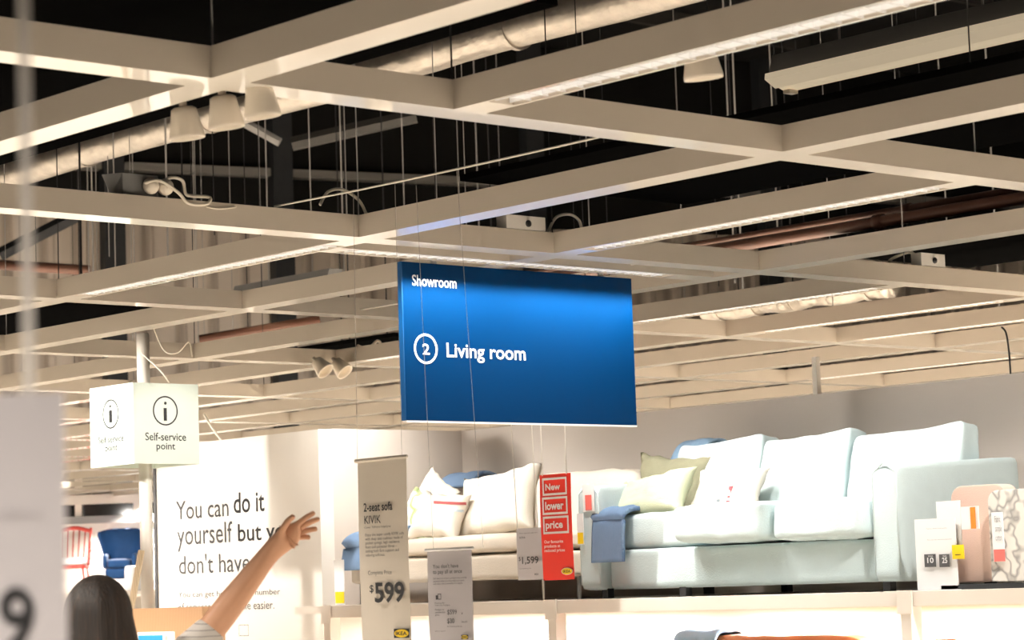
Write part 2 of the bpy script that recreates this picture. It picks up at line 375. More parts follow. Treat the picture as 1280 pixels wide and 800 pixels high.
# ------------------------------------------------------------------ booth walls of the display bay
XC, YW, YT = -11.98, 10.2, 9.08        # bay corner, bay back wall, text wall face
bm = bmesh.new(); box(bm, XC, -5.6, YW, YW + 0.1, 0, 2.55); struct('wall_back', bm, 'walltaupe')
bm = bmesh.new(); box(bm, XC - 0.10, XC, YT + 0.10, YW + 0.1, 0, 2.55); struct('wall_left', bm, 'walltaupe')
bm = bmesh.new(); box(bm, -13.72, XC, YT, YT + 0.10, 0, 2.545); text_wall = struct('wall_front', bm, 'wallwhite')
bm = bmesh.new(); box(bm, -13.745, -13.72, YT - 0.01, YT + 0.11, 0, 2.545); struct('trim_3', bm, 'inkgrey')

# ================================================================== SUSPENDED GRID
W_ = 0.135
B_X = [-6.0, -8.46, -10.93, -13.41, -15.9, -18.36, -20.8, -23.3, -25.8, -28.3, -30.8, -33.2]
A_Y = [4.19, 5.12, 6.66, 7.80, 9.18, 10.33, 11.53, 12.58, 13.6, 14.8, 16.0, 17.2, 18.4, 19.6, 20.8, 22.0]
def beam_solid(bm, ax, c, a, b):
    if ax == 'B': box(bm, c - W_, c, a, b, ZC, ZT)
    else: box(bm, a, b, c, c + W_, ZC, ZT)
def beam_channel(bm, ax, c, a, b, w=W_):
    t = 0.012
    if ax == 'B':
        box(bm, c - t, c, a, b, ZC, ZT); box(bm, c - w, c - w + t, a, b, ZC, ZT); box(bm, c - w + t, c - t, a, b, ZT - 0.015, ZT)
    else:
        box(bm, a, b, c, c + t, ZC, ZT); box(bm, a, b, c + w - t, c + w, ZC, ZT); box(bm, a, b, c + t, c + w - t, ZT - 0.015, ZT)
def louvre_lamp(ax, c, a, b, label, group=None, pitch=0.08, power=1.0, w=W_):
    m0 = 0.5 * (a + b)
    ctr = (c - w / 2, m0, ZC) if ax == 'B' else (m0, c + w / 2, ZC)
    t = thing('louvre_lamp', label, 'ceiling lamp', ctr, group or 'louvred strip lamps in the ceiling grid')
    bm = bmesh.new(); n = int((b - a) / pitch); i0 = 0.014
    for k in range(1, n):
        s = a + (b - a) * k / n
        if ax == 'B': box(bm, c - w + i0, c - i0, s - 0.004, s + 0.004, ZC + 0.002, ZC + 0.030)
        else: box(bm, s - 0.004, s + 0.004, c + i0, c + w - i0, ZC + 0.002, ZC + 0.030)
    # two bowed reflector rails running the length of the lamp
    for f in (0.22, 0.78):
        q = i0 + (w - 2 * i0) * f
        if ax == 'B': box(bm, c - q - 0.003, c - q + 0.003, a + 0.01, b - 0.01, ZC + 0.004, ZC + 0.026)
        else: box(bm, a + 0.01, b - 0.01, c + q - 0.003, c + q + 0.003, ZC + 0.004, ZC + 0.026)
    obj('louvre', bm, 'louvre', t)
    bm = bmesh.new(); z = ZC + 0.062
    if ax == 'B': tube(bm, [(ctr[0], a + 0.04, z), (ctr[0], b - 0.04, z)], 0.008, 10)
    else: tube(bm, [(a + 0.04, ctr[1], z), (b - 0.04, ctr[1], z)], 0.008, 10)
    obj('lamp_tube', bm, 'tube', t, smooth=True)
    L = area('louvre_lamp_light', (ctr[0], ctr[1], ZC + 0.05), 0.07 if ax == 'B' else (b - a - 0.05), (b - a - 0.05) if ax == 'B' else 0.07, power, WHITE)
    return t
# lamps: (axis, beam index, from, to)
LAMPS_A = {1: [(-5.85, -3.2)], 2: [(-10.80, -8.72)], 3: [(-8.30, -6.25)], 5: [(-10.6, -8.72), (-13.2, -11.3)], 6: [(-8.3, -6.25), (-10.7, -8.8)], 7: [(-10.8, -8.7), (-8.3, -6.3)],
           9: [(-10.7, -8.7), (-13.2, -11.2)], 11: [(-13.2, -11.2), (-10.7, -8.7)], 13: [(-15.7, -13.6), (-18.2, -16.1)]}
A_EXT = {0: (-12.0, -0.4), 1: (-6.0, -0.4), 2: (-33.2, -2.0), 3: (-33.2, -6.135), 4: (-33.2, -3.5), 5: (-33.2, -8.46)}
A_LABEL = ['cream ceiling beam climbing from left edge past the three cup spotlights', 'cream ceiling beam with the widest louvred lamp, at top of picture',
           'long cream ceiling beam rising behind the picture centre above the blue sign', 'cream ceiling beam rising right from the camera box above blue sign',
           'long cream ceiling beam running just over the info box pole to right edge', 'cream ceiling beam ending near the right hand camera box',
           'cream ceiling beam with bright louvre passing low right of the blue sign', 'narrow cream ceiling beam just below the low right louvred beam']
B_LABEL = ['cream cross beam nearest the camera, falling from upper left to right edge', 'cream cross beam passing directly above the blue sign with camera box on it',
           'cream cross beam level with the top of the blue sign on the left', 'cream cross beam carrying the pair of small spotlights left of blue sign']
for i, y in enumerate(A_Y):
    x0, x1 = A_EXT.get(i, (-33.2, -3.0))
    cuts = [(X - W_, X) for X in B_X] + ([(-8.925, -8.775)] if i == 3 else [])
    spans = []; edges = sorted([x0] + [v for c in cuts for v in c if x0 < v < x1] + [x1])
    for a, b in zip(edges, edges[1:]):
        if b - a < 0.02 or any(abs(a - c[0]) < 1e-6 and abs(b - c[1]) < 1e-6 for c in cuts): continue
        spans.append((a, b))
    bm = bmesh.new()
    for a, b in spans:
        lam = [l for l in LAMPS_A.get(i, []) if l[0] >= a and l[1] <= b]
        if lam:
            l0, l1 = lam[0]
            beam_solid(bm, 'A', y, a, l0); beam_channel(bm, 'A', y, l0, l1); beam_solid(bm, 'A', y, l1, b)
        else: beam_solid(bm, 'A', y, a, b)
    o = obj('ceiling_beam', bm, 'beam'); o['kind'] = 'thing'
    far = i >= 8
    tag(o, 'pale far ceiling beam seen edge-on among many low behind the wall top' if far else A_LABEL[i], 'beam', 'far lengthwise ceiling beams' if far else 'lengthwise ceiling beams')
for i, x in enumerate(B_X):
    y0, y1 = (1.2, 12.0) if i == 0 else (3.5, 20.0) if i < 3 else (5.5, 22.3)
    bm = bmesh.new(); beam_solid(bm, 'B', x, y0, y1)
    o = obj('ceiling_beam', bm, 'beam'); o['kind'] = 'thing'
    far = i >= 4
    tag(o, 'pale far cross beam stacked low behind the pole and info box' if far else B_LABEL[i], 'beam', 'far ceiling cross beams' if far else 'ceiling cross beams')
LL = {1: ['louvred strip lamp with large white cells at top of picture'], 2: ['louvred strip lamp left of the blue sign in a rising beam'], 3: ['louvred strip lamp above right of the blue sign']}
for i, ls in LAMPS_A.items():
    for k, (a, b) in enumerate(ls):
        lab = LL.get(i, ['small louvred strip lamp in a distant ceiling beam right of the blue sign'] * 3)[k]
        louvre_lamp('A', A_Y[i], a, b, lab, pitch=0.08 if i < 2 else 0.06)
# the lamp beam that lights the blue sign
bm = bmesh.new(); SX = -8.775; sw = 0.15
for a, b in ((6.66 + W_, 6.87), (8.93, 9.18)):
    box(bm, SX - sw, SX, a, b, ZC, ZT)
beam_channel(bm, 'B', SX, 6.87, 8.93, sw)
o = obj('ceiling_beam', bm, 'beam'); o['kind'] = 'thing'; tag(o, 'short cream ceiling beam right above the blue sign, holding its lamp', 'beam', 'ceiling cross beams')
louvre_lamp('B', SX, 6.87, 8.93, 'louvred strip lamp along the top edge of the blue sign', pitch=0.06, power=1.0, w=sw)

# nearer beams just outside the picture that carry the near price tag
bm = bmesh.new(); box(bm, -2.0, -1.8, 0.5, 2.4, ZC, ZT); box(bm, -2.0, -0.4, 2.4, 2.53, ZC, ZT)
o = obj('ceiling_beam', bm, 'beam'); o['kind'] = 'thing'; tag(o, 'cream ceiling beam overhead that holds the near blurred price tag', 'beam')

# black panels lying above the grid
def felt(x0, x1, y0, y1, label, z=3.42):
    bm = bmesh.new(); box(bm, x0, x1, y0, y1, z, z + 0.03)
    tag(obj('acoustic_panel', bm, 'black', bevel=0.004), label, 'ceiling panel', 'black panels above the ceiling grid')
yf = 0.5 * (onz(440, 80, 3.42).y + onz(640, 25, 3.42).y)
felt(-14.0, onz(683, 5, 3.42).x, 1.8, yf, 'large black panel above the beams at upper left')
felt(-8.6, -3.2, 7.36, 0.5 * (onz(735, 279, 3.42).y + onz(960, 236, 3.42).y), 'long black panel above the beams right of centre')
felt(-9.6, -4.8, 10.75, 12.3, 'black panel behind the right hand camera box')
felt(-16.0, -12.9, 8.25, 9.15, 'black panel above the beam left of the info pole')
felt(-16.0, -14.3, 11.55, 12.5, 'black panel behind the small spotlights left of blue sign')

# ================================================================== ROOF SPACE
def truss(p0, p1, zlo, zhi, label):
    bm = bmesh.new(); p0, p1 = Vector(p0), Vector(p1); n = max(4, int((p1 - p0).length / 0.9))
    def bar(a, b, r): tube(bm, [a, b], r, 4)
    lo = lambda t: p0.lerp(p1, t) + Vector((0, 0, zlo)); hi = lambda t: p0.lerp(p1, t) + Vector((0, 0, zhi))
    bar(lo(0), lo(1), 0.05); bar(hi(0), hi(1), 0.05)
    for k in range(n):
        bar(lo(k / n), hi((k + 0.5) / n), 0.025); bar(hi((k + 0.5) / n), lo((k + 1) / n), 0.025)
    tag(obj('roof_truss', bm, 'truss'), label, 'roof truss', 'lattice trusses under the roof')
for k, yy in enumerate((16.5, 21.5, 26.5)):
    truss((-13, yy, 0), (4, yy, 0), 8.3, 9.5, ('dark lattice roof truss behind the hanging tube lamp', 'dark lattice roof truss deeper in the roof space', 'deepest dark lattice roof truss')[k])
for k in range(10):
    bm = bmesh.new(); x = -33 + k * 4; box(bm, x - 0.05, x + 0.05, 4, 33, 10.7, 10.99)
    struct('trim_%d' % (k + 10), bm, 'truss')
# insulated duct
dz = 5.263; DR = 0.145
def hang(x, y, z, t):
    bm = bmesh.new(); tube(bm, [(x, y, z), (x, y, 11.0)], 0.005, 6); obj('hanger', bm, 'blackmetal', t)
def duct(name, x0, x1, y, z, r, label, n=9):
    t = thing(name, label, 'air duct', (0.5 * (x0 + x1), y, z), 'silver air ducts')
    bm = bmesh.new(); N = 120; pts = []; rr = []
    for k in range(N + 1):
        u = k / N; pts.append((x0 + (x1 - x0) * u, y + 0.01 * math.sin(u * 40), z + 0.012 * math.sin(u * 23)))
        rr.append(r * (1 + 0.03 * noise.noise((u * 60, 0, y))))
    tube(bm, pts, rr, 28); obj('duct_skin', bm, 'foil', t, smooth=True)
    for u in (0.2, 0.5, 0.8): hang(x0 + (x1 - x0) * u, y, z + r * 0.9, t)
    for k in range(n):
        x = x0 + (x1 - x0) * (k + 0.5) / n
        bm = bmesh.new(); tube(bm, [(x - 0.02, y, z), (x + 0.02, y, z)], r * 1.05, 28); obj('joint_band', bm, 'foil', t, smooth=False)
duct('air_duct', -22.0, -6.0, 11.0, dz, DR, 'long silver foil air duct in the roof space at upper left')
d2a, d2b = ony(880, 382, 14.5), ony(1112, 358, 14.5)
duct('air_duct', d2a.x, d2b.x, 14.5, 0.5 * (d2a.z + d2b.z), 0.11, 'silver foil air duct low behind beams right of the blue sign', 5)
# steel raking brace and beams in the roof space
bm = bmesh.new(); a, b = ond(0, 318, 37), ond(95, 270, 37); tube(bm, [a, b], 0.10, 4)
tag(obj('steel_brace', bm, 'darksteel'), 'dark slanting steel brace against the ribbed wall', 'brace')
bm = bmesh.new(); a, b = ond(365, 180, 30), ond(520, 145, 30); tube(bm, [a, b], 0.09, 6)
tag(obj('steel_brace', bm, 'truss'), 'grey slanting steel pipe behind hanging rods at top centre', 'brace')
bm = bmesh.new(); a, b = ond(285, 142, 31), ond(350, 178, 31); a = b + (a - b) * ((10.9 - b.z) / (a.z - b.z)); tube(bm, [a, b], 0.06, 6)
tag(obj('steel_brace', bm, 'greymetal'), 'pale slanting steel pipe right of the cup spotlights', 'brace')
# copper coloured sprinkler pipes
for k, (z, lab) in enumerate(((3.565, 'lower brown sprinkler pipe above beams at right'), (3.66, 'upper brown sprinkler pipe above beams at right'))):
    bm = bmesh.new(); tube(bm, [(-13.5, 11.0 + 0.25 * k, z), (-4.5, 11.0 + 0.25 * k, z)], 0.035 if k == 0 else 0.022, 12)
    for x in (-11.5, -9.2, -7.6): tube(bm, [(x - 0.03, 11.0 + 0.25 * k, z), (x + 0.03, 11.0 + 0.25 * k, z)], 0.045 if k == 0 else 0.03, 12)
    tag(obj('sprinkler_pipe', bm, 'copper', smooth=True), lab, 'pipe', 'brown sprinkler pipes')
for k, (p, q, lab) in enumerate((((250, 425), (400, 400), 'brown pipe above the beams left of blue sign'), ((0, 331), (112, 338), 'thin brown pipe across the ribbed wall at left edge'))):
    bm = bmesh.new(); tube(bm, [ond(*p, 24), ond(*q, 24)], 0.05, 10)
    o = tag(obj('sprinkler_pipe', bm, 'copper', smooth=True), lab, 'pipe', 'brown sprinkler pipes')
    q = ond(*p, 24).lerp(ond(*q, 24), 0.4); hang(q.x, q.y, q.z, o)
# suspended tube lamp with reflector
def tube_lamp(x0, x1, y, z, label):
    t = thing('tube_lamp', label, 'tube lamp', (0.5 * (x0 + x1), y, z), 'hanging tube lamps')
    def extr(prof, nm, m):
        bm = bmesh.new(); A = [bm.verts.new((x0, y + a, z + b)) for a, b in prof]; B = [bm.verts.new((x1, y + a, z + b)) for a, b in prof]; k_ = len(prof)
        for k in range(k_): bm.faces.new((A[k], A[(k + 1) % k_], B[(k + 1) % k_], B[k]))
        bm.faces.new(A[::-1]); bm.faces.new(B); return obj(nm, bm, m, t)
    extr([(-0.10, 0.03), (-0.07, 0.12), (0.07, 0.12), (0.10, 0.03)], 'lamp_housing', 'grey')
    extr([(-0.13, 0.0), (-0.06, -0.035), (-0.05, -0.025), (0.0, -0.04), (0.05, -0.025), (0.06, -0.035), (0.13, 0.0), (0.125, 0.028), (-0.125, 0.028)], 'reflector', 'litcream')
    for x in (x0 + 0.04, x1 - 0.04):
        bm = bmesh.new(); box(bm, x - 0.02, x + 0.02, y - 0.03, y + 0.03, z - 0.06, z - 0.041); obj('lamp_holder', bm, 'cup', t, bevel=0.004)
    for x in (x0 + 0.35, x1 - 0.35):
        bm = bmesh.new(); tube(bm, [(x, y, z + 0.12), (x, y, 11.0)], 0.006, 6); obj('chain', bm, 'greymetal', t)
f0, f1 = ony(980, 112, 8.6), ony(1290, 40, 8.6)
tube_lamp(f0.x, f1.x + 0.1, 8.6, 0.5 * (f0.z + f1.z) + 0.03, 'long cream tube lamp hanging in the roof space at upper right')
g0 = ony(420, 352, 14.0)
tube_lamp(g0.x - 1.5, g0.x, 14.0, g0.z, 'cream tube lamp end above beams left of the blue sign')

# thin rods and wires that hold the grid
def rod(x, y, z0, z1, r, m, label, group):
    bm = bmesh.new(); tube(bm, [(x, y, z0), (x, y, z1)], r, 6)
    tag(obj('suspension_rod', bm, m), label, 'rod', group)
for i, bx in enumerate(B_X[:5]):
    for j, ay in enumerate(A_Y[:9]):
        if (i == 0 and j > 6) or (i + j) % 3 == 2: continue
        rod(bx + 0.004 - W_ / 2, ay + 0.05, ZT, 11.0, 0.0032, 'blackmetal' if (i + j) % 3 else 'greymetal', 'thin rod rising from a beam crossing to the roof', 'suspension rods over the grid')
for k in range(40):
    px = random.uniform(60, 700) if k < 28 else random.uniform(700, 1270); d = random.uniform(16, 30)
    p = ond(px, 250, d)
    rod(p.x, p.y, 3.5 + random.random(), 11.0, random.choice((0.004, 0.006, 0.008)), random.choice(('greymetal', 'greymetal', 'blackmetal')), 'one of many thin wires hanging in the dark roof space', 'thin wires in the roof space')

# ================================================================== CEILING FITTINGS
def cup_spot(top, d, r0, r1, h, label, group='cup shaped spotlights', arm=None):
    t = thing('spotlight', label, 'spotlight', top, group); top = Vector(top); d = Vector(d).normalized()
    bm = bmesh.new(); lathe(bm, [(r0 * 0.75, 0), (r0, 0.006), (r0 * 1.05, 0.02), (r1, h - 0.01), (r1 * 0.99, h), (r1 * 0.90, h), (r1 * 0.86, h - 0.02), (r0 * 0.8, 0.03)], top + d * 0.03, d, 28)
    obj('lamp_shade', bm, 'cup', t, smooth=True)
    bm = bmesh.new(); tube(bm, [top + Vector((0, 0, 0.0)), top + d * 0.035], 0.012, 10); obj('swivel', bm, 'cup', t, smooth=True)
    if arm:
        bm = bmesh.new(); tube(bm, [arm, (top.x, top.y, arm[2]), top], 0.009, 8); obj('arm', bm, 'cup', t, smooth=True)
for k, (px, py, lab) in enumerate(((228, 152, 'leftmost cup spotlight of the three under the upper left beam'), (277, 138, 'middle cup spotlight of the three under the upper left beam'), (322, 124, 'rightmost cup spotlight of the three, partly behind the cross beam'))):
    p = ony(px, py, 4.40)
    cup_spot((p.x, p.y, p.z + 0.075), (0.03, 0.12, -0.98), 0.040, 0.056, 0.10, lab, arm=(p.x, 4.318, p.z + 0.09))
p = ony(875, 80, 5.36)
cup_spot((p.x, p.y, p.z + 0.07), (0, 0.12, -1), 0.046, 0.060, 0.085, 'single cream cup spotlight below the big louvred lamp', arm=(p.x, A_Y[1] + W_ - 0.006, 3.175))
for px, py, lab in ((391, 432, 'left one of two small spotlights left of the blue sign'), (415, 428, 'right one of two small spotlights left of the blue sign')):
    p = onx(px, py, B_X[3] + 0.06)
    cup_spot((p.x, p.y, ZC + 0.03), (0.55, 0.2, -0.6), 0.04, 0.062, 0.11, lab, 'small spotlights')
def cable(pts, r, label, m='cable', group=None):
    bm = bmesh.new(); tube(bm, smooth_curve(pts, 7), r, 7)
    tag(obj('cable', bm, m, smooth=True), label, 'cable', group)
def power_box(c, w, h, dp, label, axis='B', tilt=0.0):
    t = thing('camera_box', label, 'camera box', c, 'white boxes on the grid')
    c = Vector(c); bm = bmesh.new(); box(bm, c.x - dp, c.x, c.y - w / 2, c.y + w / 2, c.z, c.z + h)
    o = obj('box_case', bm, 'boxwhite', t, bevel=0.004)
    bm = bmesh.new(); lathe(bm, [(0.016, 0), (0.016, 0.006), (0.010, 0.008)], c + Vector((0.0, w * 0.05, h * 0.45)), (1, 0, 0), 16); obj('lens', bm, 'ink', t, smooth=True)
p = onx(658, 288, -8.462); power_box((p.x, p.y, ZT + 0.002), 0.24, 0.065, 0.07, 'white box with a round hole on the beam above blue sign')
cable([onx(685, 290, -8.52), onx(695, 272, -8.53), onx(712, 268, -8.55), onx(724, 276, -8.56), onx(727, 288, -8.56)], 0.007, 'white cable looping beside the box above blue sign')
p = onx(1167, 332, -8.462); power_box((p.x, p.y, ZT + 0.002), 0.2, 0.07, 0.07, 'white box with a dark hole on the beam at right')
cable([onx(1152, 331, -8.52), onx(1140, 316, -8.53), onx(1122, 320, -8.55), onx(1112, 327, -8.55), onx(1130, 331, -8.58)], 0.008, 'white cable coil beside the box at right')
# lamp pair with loops of cable on the beam at left
p = onx(185, 240, -8.50)
t = thing('junction_box', 'grey box with two bulbs on the left beam', 'junction box', (p.x, p.y, ZT))
bm = bmesh.new(); v = box(bm, p.x - 0.08, p.x, p.y - 0.12, p.y + 0.05, ZT + 0.002, ZT + 0.095); v[4].co.y -= 0.05; v[7].co.y -= 0.05
obj('box_case', bm, 'grey', t, bevel=0.005)
for dy in (-0.005, 0.065):
    bm = bmesh.new(); bmesh.ops.create_icosphere(bm, subdivisions=3, radius=0.034); bmesh.ops.translate(bm, verts=bm.verts, vec=(p.x + 0.03, p.y + dy, ZT + 0.045)); obj('bulb', bm, 'cup', t, smooth=True)
cable([onx(180, 229, -8.45), onx(200, 226, -8.44), onx(222, 240, -8.43), onx(236, 254, -8.43), onx(258, 255, -8.42), onx(262, 247, -8.43), onx(240, 245, -8.45), onx(232, 242, -8.46), onx(228, 226, -8.46), onx(214, 222, -8.46), onx(200, 230, -8.48)], 0.007, 'white cable looping over the left beam')
cable([onx(258, 258, -8.44), onx(275, 261, -8.44), onx(300, 258, -8.47)], 0.004, 'thin cable lying along the left beam')
cable([onx(400, 256, -8.6), onx(410, 240, -8.6), onx(428, 237, -8.6), onx(448, 250, -8.6), onx(458, 268, -8.6)], 0.007, 'white cable arching behind the hanging string line')
bm = bmesh.new(); q = onx(1010, 246, -8.9); bmesh.ops.create_icosphere(bm, subdivisions=2, radius=0.02); 
cable([onx(447 / 1, 432, -13.5), onx(460, 436, -13.5), onx(472, 426, -13.5), onx(478, 434, -13.5)], 0.01, 'cable tangle right of the small spotlights')
bm.free()

q = ony(1022, 489, 10.25); bm = bmesh.new(); box(bm, q.x - 0.016, q.x + 0.016, 10.23, 10.262, 2.551, ony(1021, 446, 10.25).z)
tag(obj('support_post', bm, 'pole', bevel=0.003), 'short pale post standing on the back wall top', 'post')
cable([(ony(1263, 466, 10.22).x, 10.22, 2.552), ony(1262, 450, 10.22), ony(1260, 430, 10.22), ony(1257, 415, 10.22), ony(1252, 409, 10.22)], 0.005, 'black cable rising from the back wall top at far right', 'ink')

# ================================================================== BLUE SHOWROOM SIGN
SXF = -8.985
sl = onx(502.5, 326, SXF); srr = onx(789, 346.5, SXF); sb = onx(504.5, 525.3, SXF)
y0, y1, z0, z1 = sl.y, srr.y, sb.z, min(sl.z, ZC - 0.004)
sg = thing('hanging_sign', 'large blue hanging sign reading Living room', 'sign', (SXF, 0.5 * (y0 + y1), z1))
bm = bmesh.new(); box(bm, SXF - 0.028, SXF, y0, y1, z0, z1); obj('sign_panel', bm, 'bluesign', sg, bevel=0.002)
bm = bmesh.new(); box(bm, SXF - 0.030, SXF - 0.001, y0 - 0.006, y0 - 0.0005, z0, z1); obj('edge_strip', bm, 'blueedge', sg)
bm = bmesh.new(); box(bm, SXF - 0.029, SXF + 0.001, y0, y1, z0 - 0.008, z0 - 0.0005); obj('bottom_rail', bm, 'white', sg)
SP = lambda x, y: onx(x, y, SXF)
ptext('lettering', 'Showroom', SP, (515, 357), (570.5, 359), (515, 343), 'white', sg, AY, bold=0.016)
ptext('lettering', 'Living room', SP, (558.5, 452), (657, 452), (558.5, 428.5), 'white', sg, AY, bold=0.012, split=0.2)
ptext('lettering', '2', SP, (528, 443), (537, 443), (528, 429.5), 'white', sg, AY, bold=0.014)
cc = SP(532, 436); rz = SP(532, 417).z - cc.z
obj('number_ring', ring_bm(cc, rz, 0.011, AY), 'white', sg)
for yy in (y0 + 0.2, y1 - 0.2):
    bm = bmesh.new(); box(bm, SXF - 0.02, SXF - 0.008, yy - 0.015, yy + 0.015, z1, ZC + 0.05); obj('hanger', bm, 'greymetal', sg)

# ================================================================== SELF-SERVICE BOX SIGN ON ITS POLE
DBX = 14.2; bt = ond(166, 478, DBX); bb = ond(167, 580, DBX)
bx, by = bt.x, bt.y
wl = abs(ony(112, 484, by).x - bx); wr = onx(247.5, 481, bx).y - by
bz0, bz1 = bb.z, bt.z
ib = thing('information_box', 'square white and pale green info box sign reading Self-service point', 'sign', (bx - wl / 2, by + wr / 2, bz0))
bm = bmesh.new(); x0, x1_, ya, yb = bx - wl, bx, by, by + wr; hh = 0.055; cxp, cyp = bx - wl / 2, by + wr / 2
box(bm, x0, x1_, ya, ya + 0.008, bz0, bz1); box(bm, x1_ - 0.008, x1_, ya + 0.008, yb, bz0, bz1); box(bm, x0, x1_ - 0.008, yb - 0.008, yb, bz0, bz1); box(bm, x0, x0 + 0.008, ya + 0.008, yb - 0.008, bz0, bz1)
obj('box_shell', bm, 'boxsign', ib)
bm = bmesh.new()
for z in (bz0 + 0.03, bz1 - 0.03):
    box(bm, x0 + 0.009, cxp - 0.06, cyp - 0.01, cyp + 0.01, z - 0.006, z + 0.006); box(bm, cxp + 0.06, x1_ - 0.009, cyp - 0.01, cyp + 0.01, z - 0.006, z + 0.006)
obj('bracket', bm, 'greymetal', ib)
LP = lambda x, y: ony(x, y, ya); RP = lambda x, y: onx(x, y, x1_)
for P, right, c, top, dot, stem, l1, l2 in ((LP, AX, (138.5, 517.5), (138.5, 499), (138, 508), ((136.6, 528.5), (140.4, 528.5), (136.6, 513)), ((123, 555), (155, 551), (123, 546.5)), ((132, 567), (147, 565.5), (132, 556.5))),
                                            (RP, AY, (206.5, 513.5), (206.5, 495), (206.5, 504), ((204.6, 526), (208.6, 526), (204.6, 510)), ((181.5, 550.5), (232.5, 550.5), (181.5, 540.5)), ((195.5, 564.5), (219, 564.5), (195.5, 553.5)))):
    c0 = P(*c); r = P(*top).z - c0.z
    obj('symbol_ring', ring_bm(c0, r, 0.0085, right), 'ink', ib)
    d0 = P(*dot); obj('symbol_dot', ring_bm(d0, 0.009, 1, right), 'ink', ib)
    a, b, t3 = P(*stem[0]), P(*stem[1]), P(*stem[2]); obj('symbol_stem', plate_bm(a, right, (b - a).dot(right), t3.z - a.z, 0.0015), 'ink', ib)
    ptext('lettering', 'Self-service', P, *l1, 'ink', ib, right, bold=0.008)
    ptext('lettering', 'point', P, *l2, 'ink', ib, right, bold=0.008)
bm = bmesh.new(); tube(bm, [(cxp, cyp, 0), (cxp, cyp, ZC - 0.001)], 0.037, 20)
bm2 = bm; tube(bm2, [(cxp, cyp, 0), (cxp, cyp, 0.012)], 0.10, 24)
tag(obj('support_pole', bm, 'pole', smooth=True), 'white round pole running up through the info box sign', 'pole')
cable([Vector((ony(191, 413, 7.93).x, 7.93, ZC + 0.02)), ony(205, 438, 7.95), ony(222, 441, 7.95), ony(236, 428, 7.95), ony(240, 446, 7.95)], 0.004, 'thin white cable dangling right of the info pole')
cable([ony(177, 442, cyp - 0.03), ond(200, 463, 14.2), ond(211, 478, 14.2)], 0.004, 'thin white cable end right of the info box top')
cable([ony(255, 518, 9.11), ony(266, 536, 9.11), Vector((ony(277, 550, 9.11).x, 9.11, 2.545))], 0.008, 'white cable slanting down to the text wall top')

# ================================================================== TEXT WALL LETTERING
TW = lambda x, y: ony(x, y, YT)
tw = thing('wall_lettering', 'black slogan on the white wall about doing it yourself', 'lettering', (-13, YT - 0.01, 1.9))
ptext('text_line', 'You can', TW, (220.5, 650), (286, 643), (220.5, 627), 'inkgrey', tw, AX, bold=0.004, split=0.16)
ptext('text_line', 'do it', TW, (292.5, 642), (331, 638), (292.5, 616), 'ink', tw, AX, bold=0.012, split=0.16)
ptext('text_line', 'yourself', TW, (222, 690), (291, 679), (222, 656), 'inkgrey', tw, AX, bold=0.004, split=0.16)
ptext('text_line', 'but you', TW, (298, 684), (367, 676), (298, 655), 'ink', tw, AX, bold=0.010, split=0.16)
ptext('text_line', "don't have to", TW, (224, 718), (338.5, 709), (224, 694), 'inkgrey', tw, AX, bold=0.002, split=0.16)
ptext('text_line', 'You can get help from a number', TW, (223, 749), (350.5, 746), (223, 740), 'inkgrey', tw, AX, split=0.16)
ptext('text_line', 'of services to make life easier.', TW, (223, 764), (343, 762), (223, 754), 'inkgrey', tw, AX, split=0.16)
a = TW(299, 795); b = TW(311, 795); c = TW(299, 781)
obj('outline_symbol', frame_bm(a, AX, b.x - a.x, c.z - a.z, 0.003), 'inkgrey', tw)

# ================================================================== DISPLAY RACK
ZP = 1.50
rk = thing('display_rack', 'long white two level display rack carrying the sofas', 'display rack', (-9.0, 8.8, 0))
bm = bmesh.new(); box(bm, -11.60, -5.6, 8.80, 8.86, ZP - 0.068, ZP); obj('front_rail', bm, 'rack', rk, bevel=0.003)
bm = bmesh.new(); box(bm, -11.96, -5.6, 8.861, 10.18, ZP - 0.045, ZP - 0.002); obj('upper_deck', bm, 'rack', rk)
bm = bmesh.new(); box(bm, -11.96, -5.6, 8.80, 10.18, 0.36, 0.42); obj('lower_deck', bm, 'rack', rk)
bm = bmesh.new(); box(bm, -11.96, -5.6, 10.12, 10.18, 0.421, ZP - 0.046); obj('back_panel', bm, 'wallwhite', rk)
for x in (-11.60, -9.69, -7.345, -5.68):
    bm = bmesh.new(); box(bm, x, x + 0.06, 8.795, 8.87, 0.0, ZP - 0.0685); obj('post', bm, 'rack', rk, bevel=0.003)
    bm = bmesh.new(); box(bm, x - 0.012, x + 0.075, 8.786, 8.795, ZP - 0.10, ZP + 0.004); obj('bracket_plate', bm, 'rack', rk, bevel=0.002)
for x in (-11.6, -9.69, -7.345, -5.68):
    bm = bmesh.new(); box(bm, x, x + 0.05, 10.05, 10.115, 0.0, 0.36); obj('post', bm, 'rack', rk)

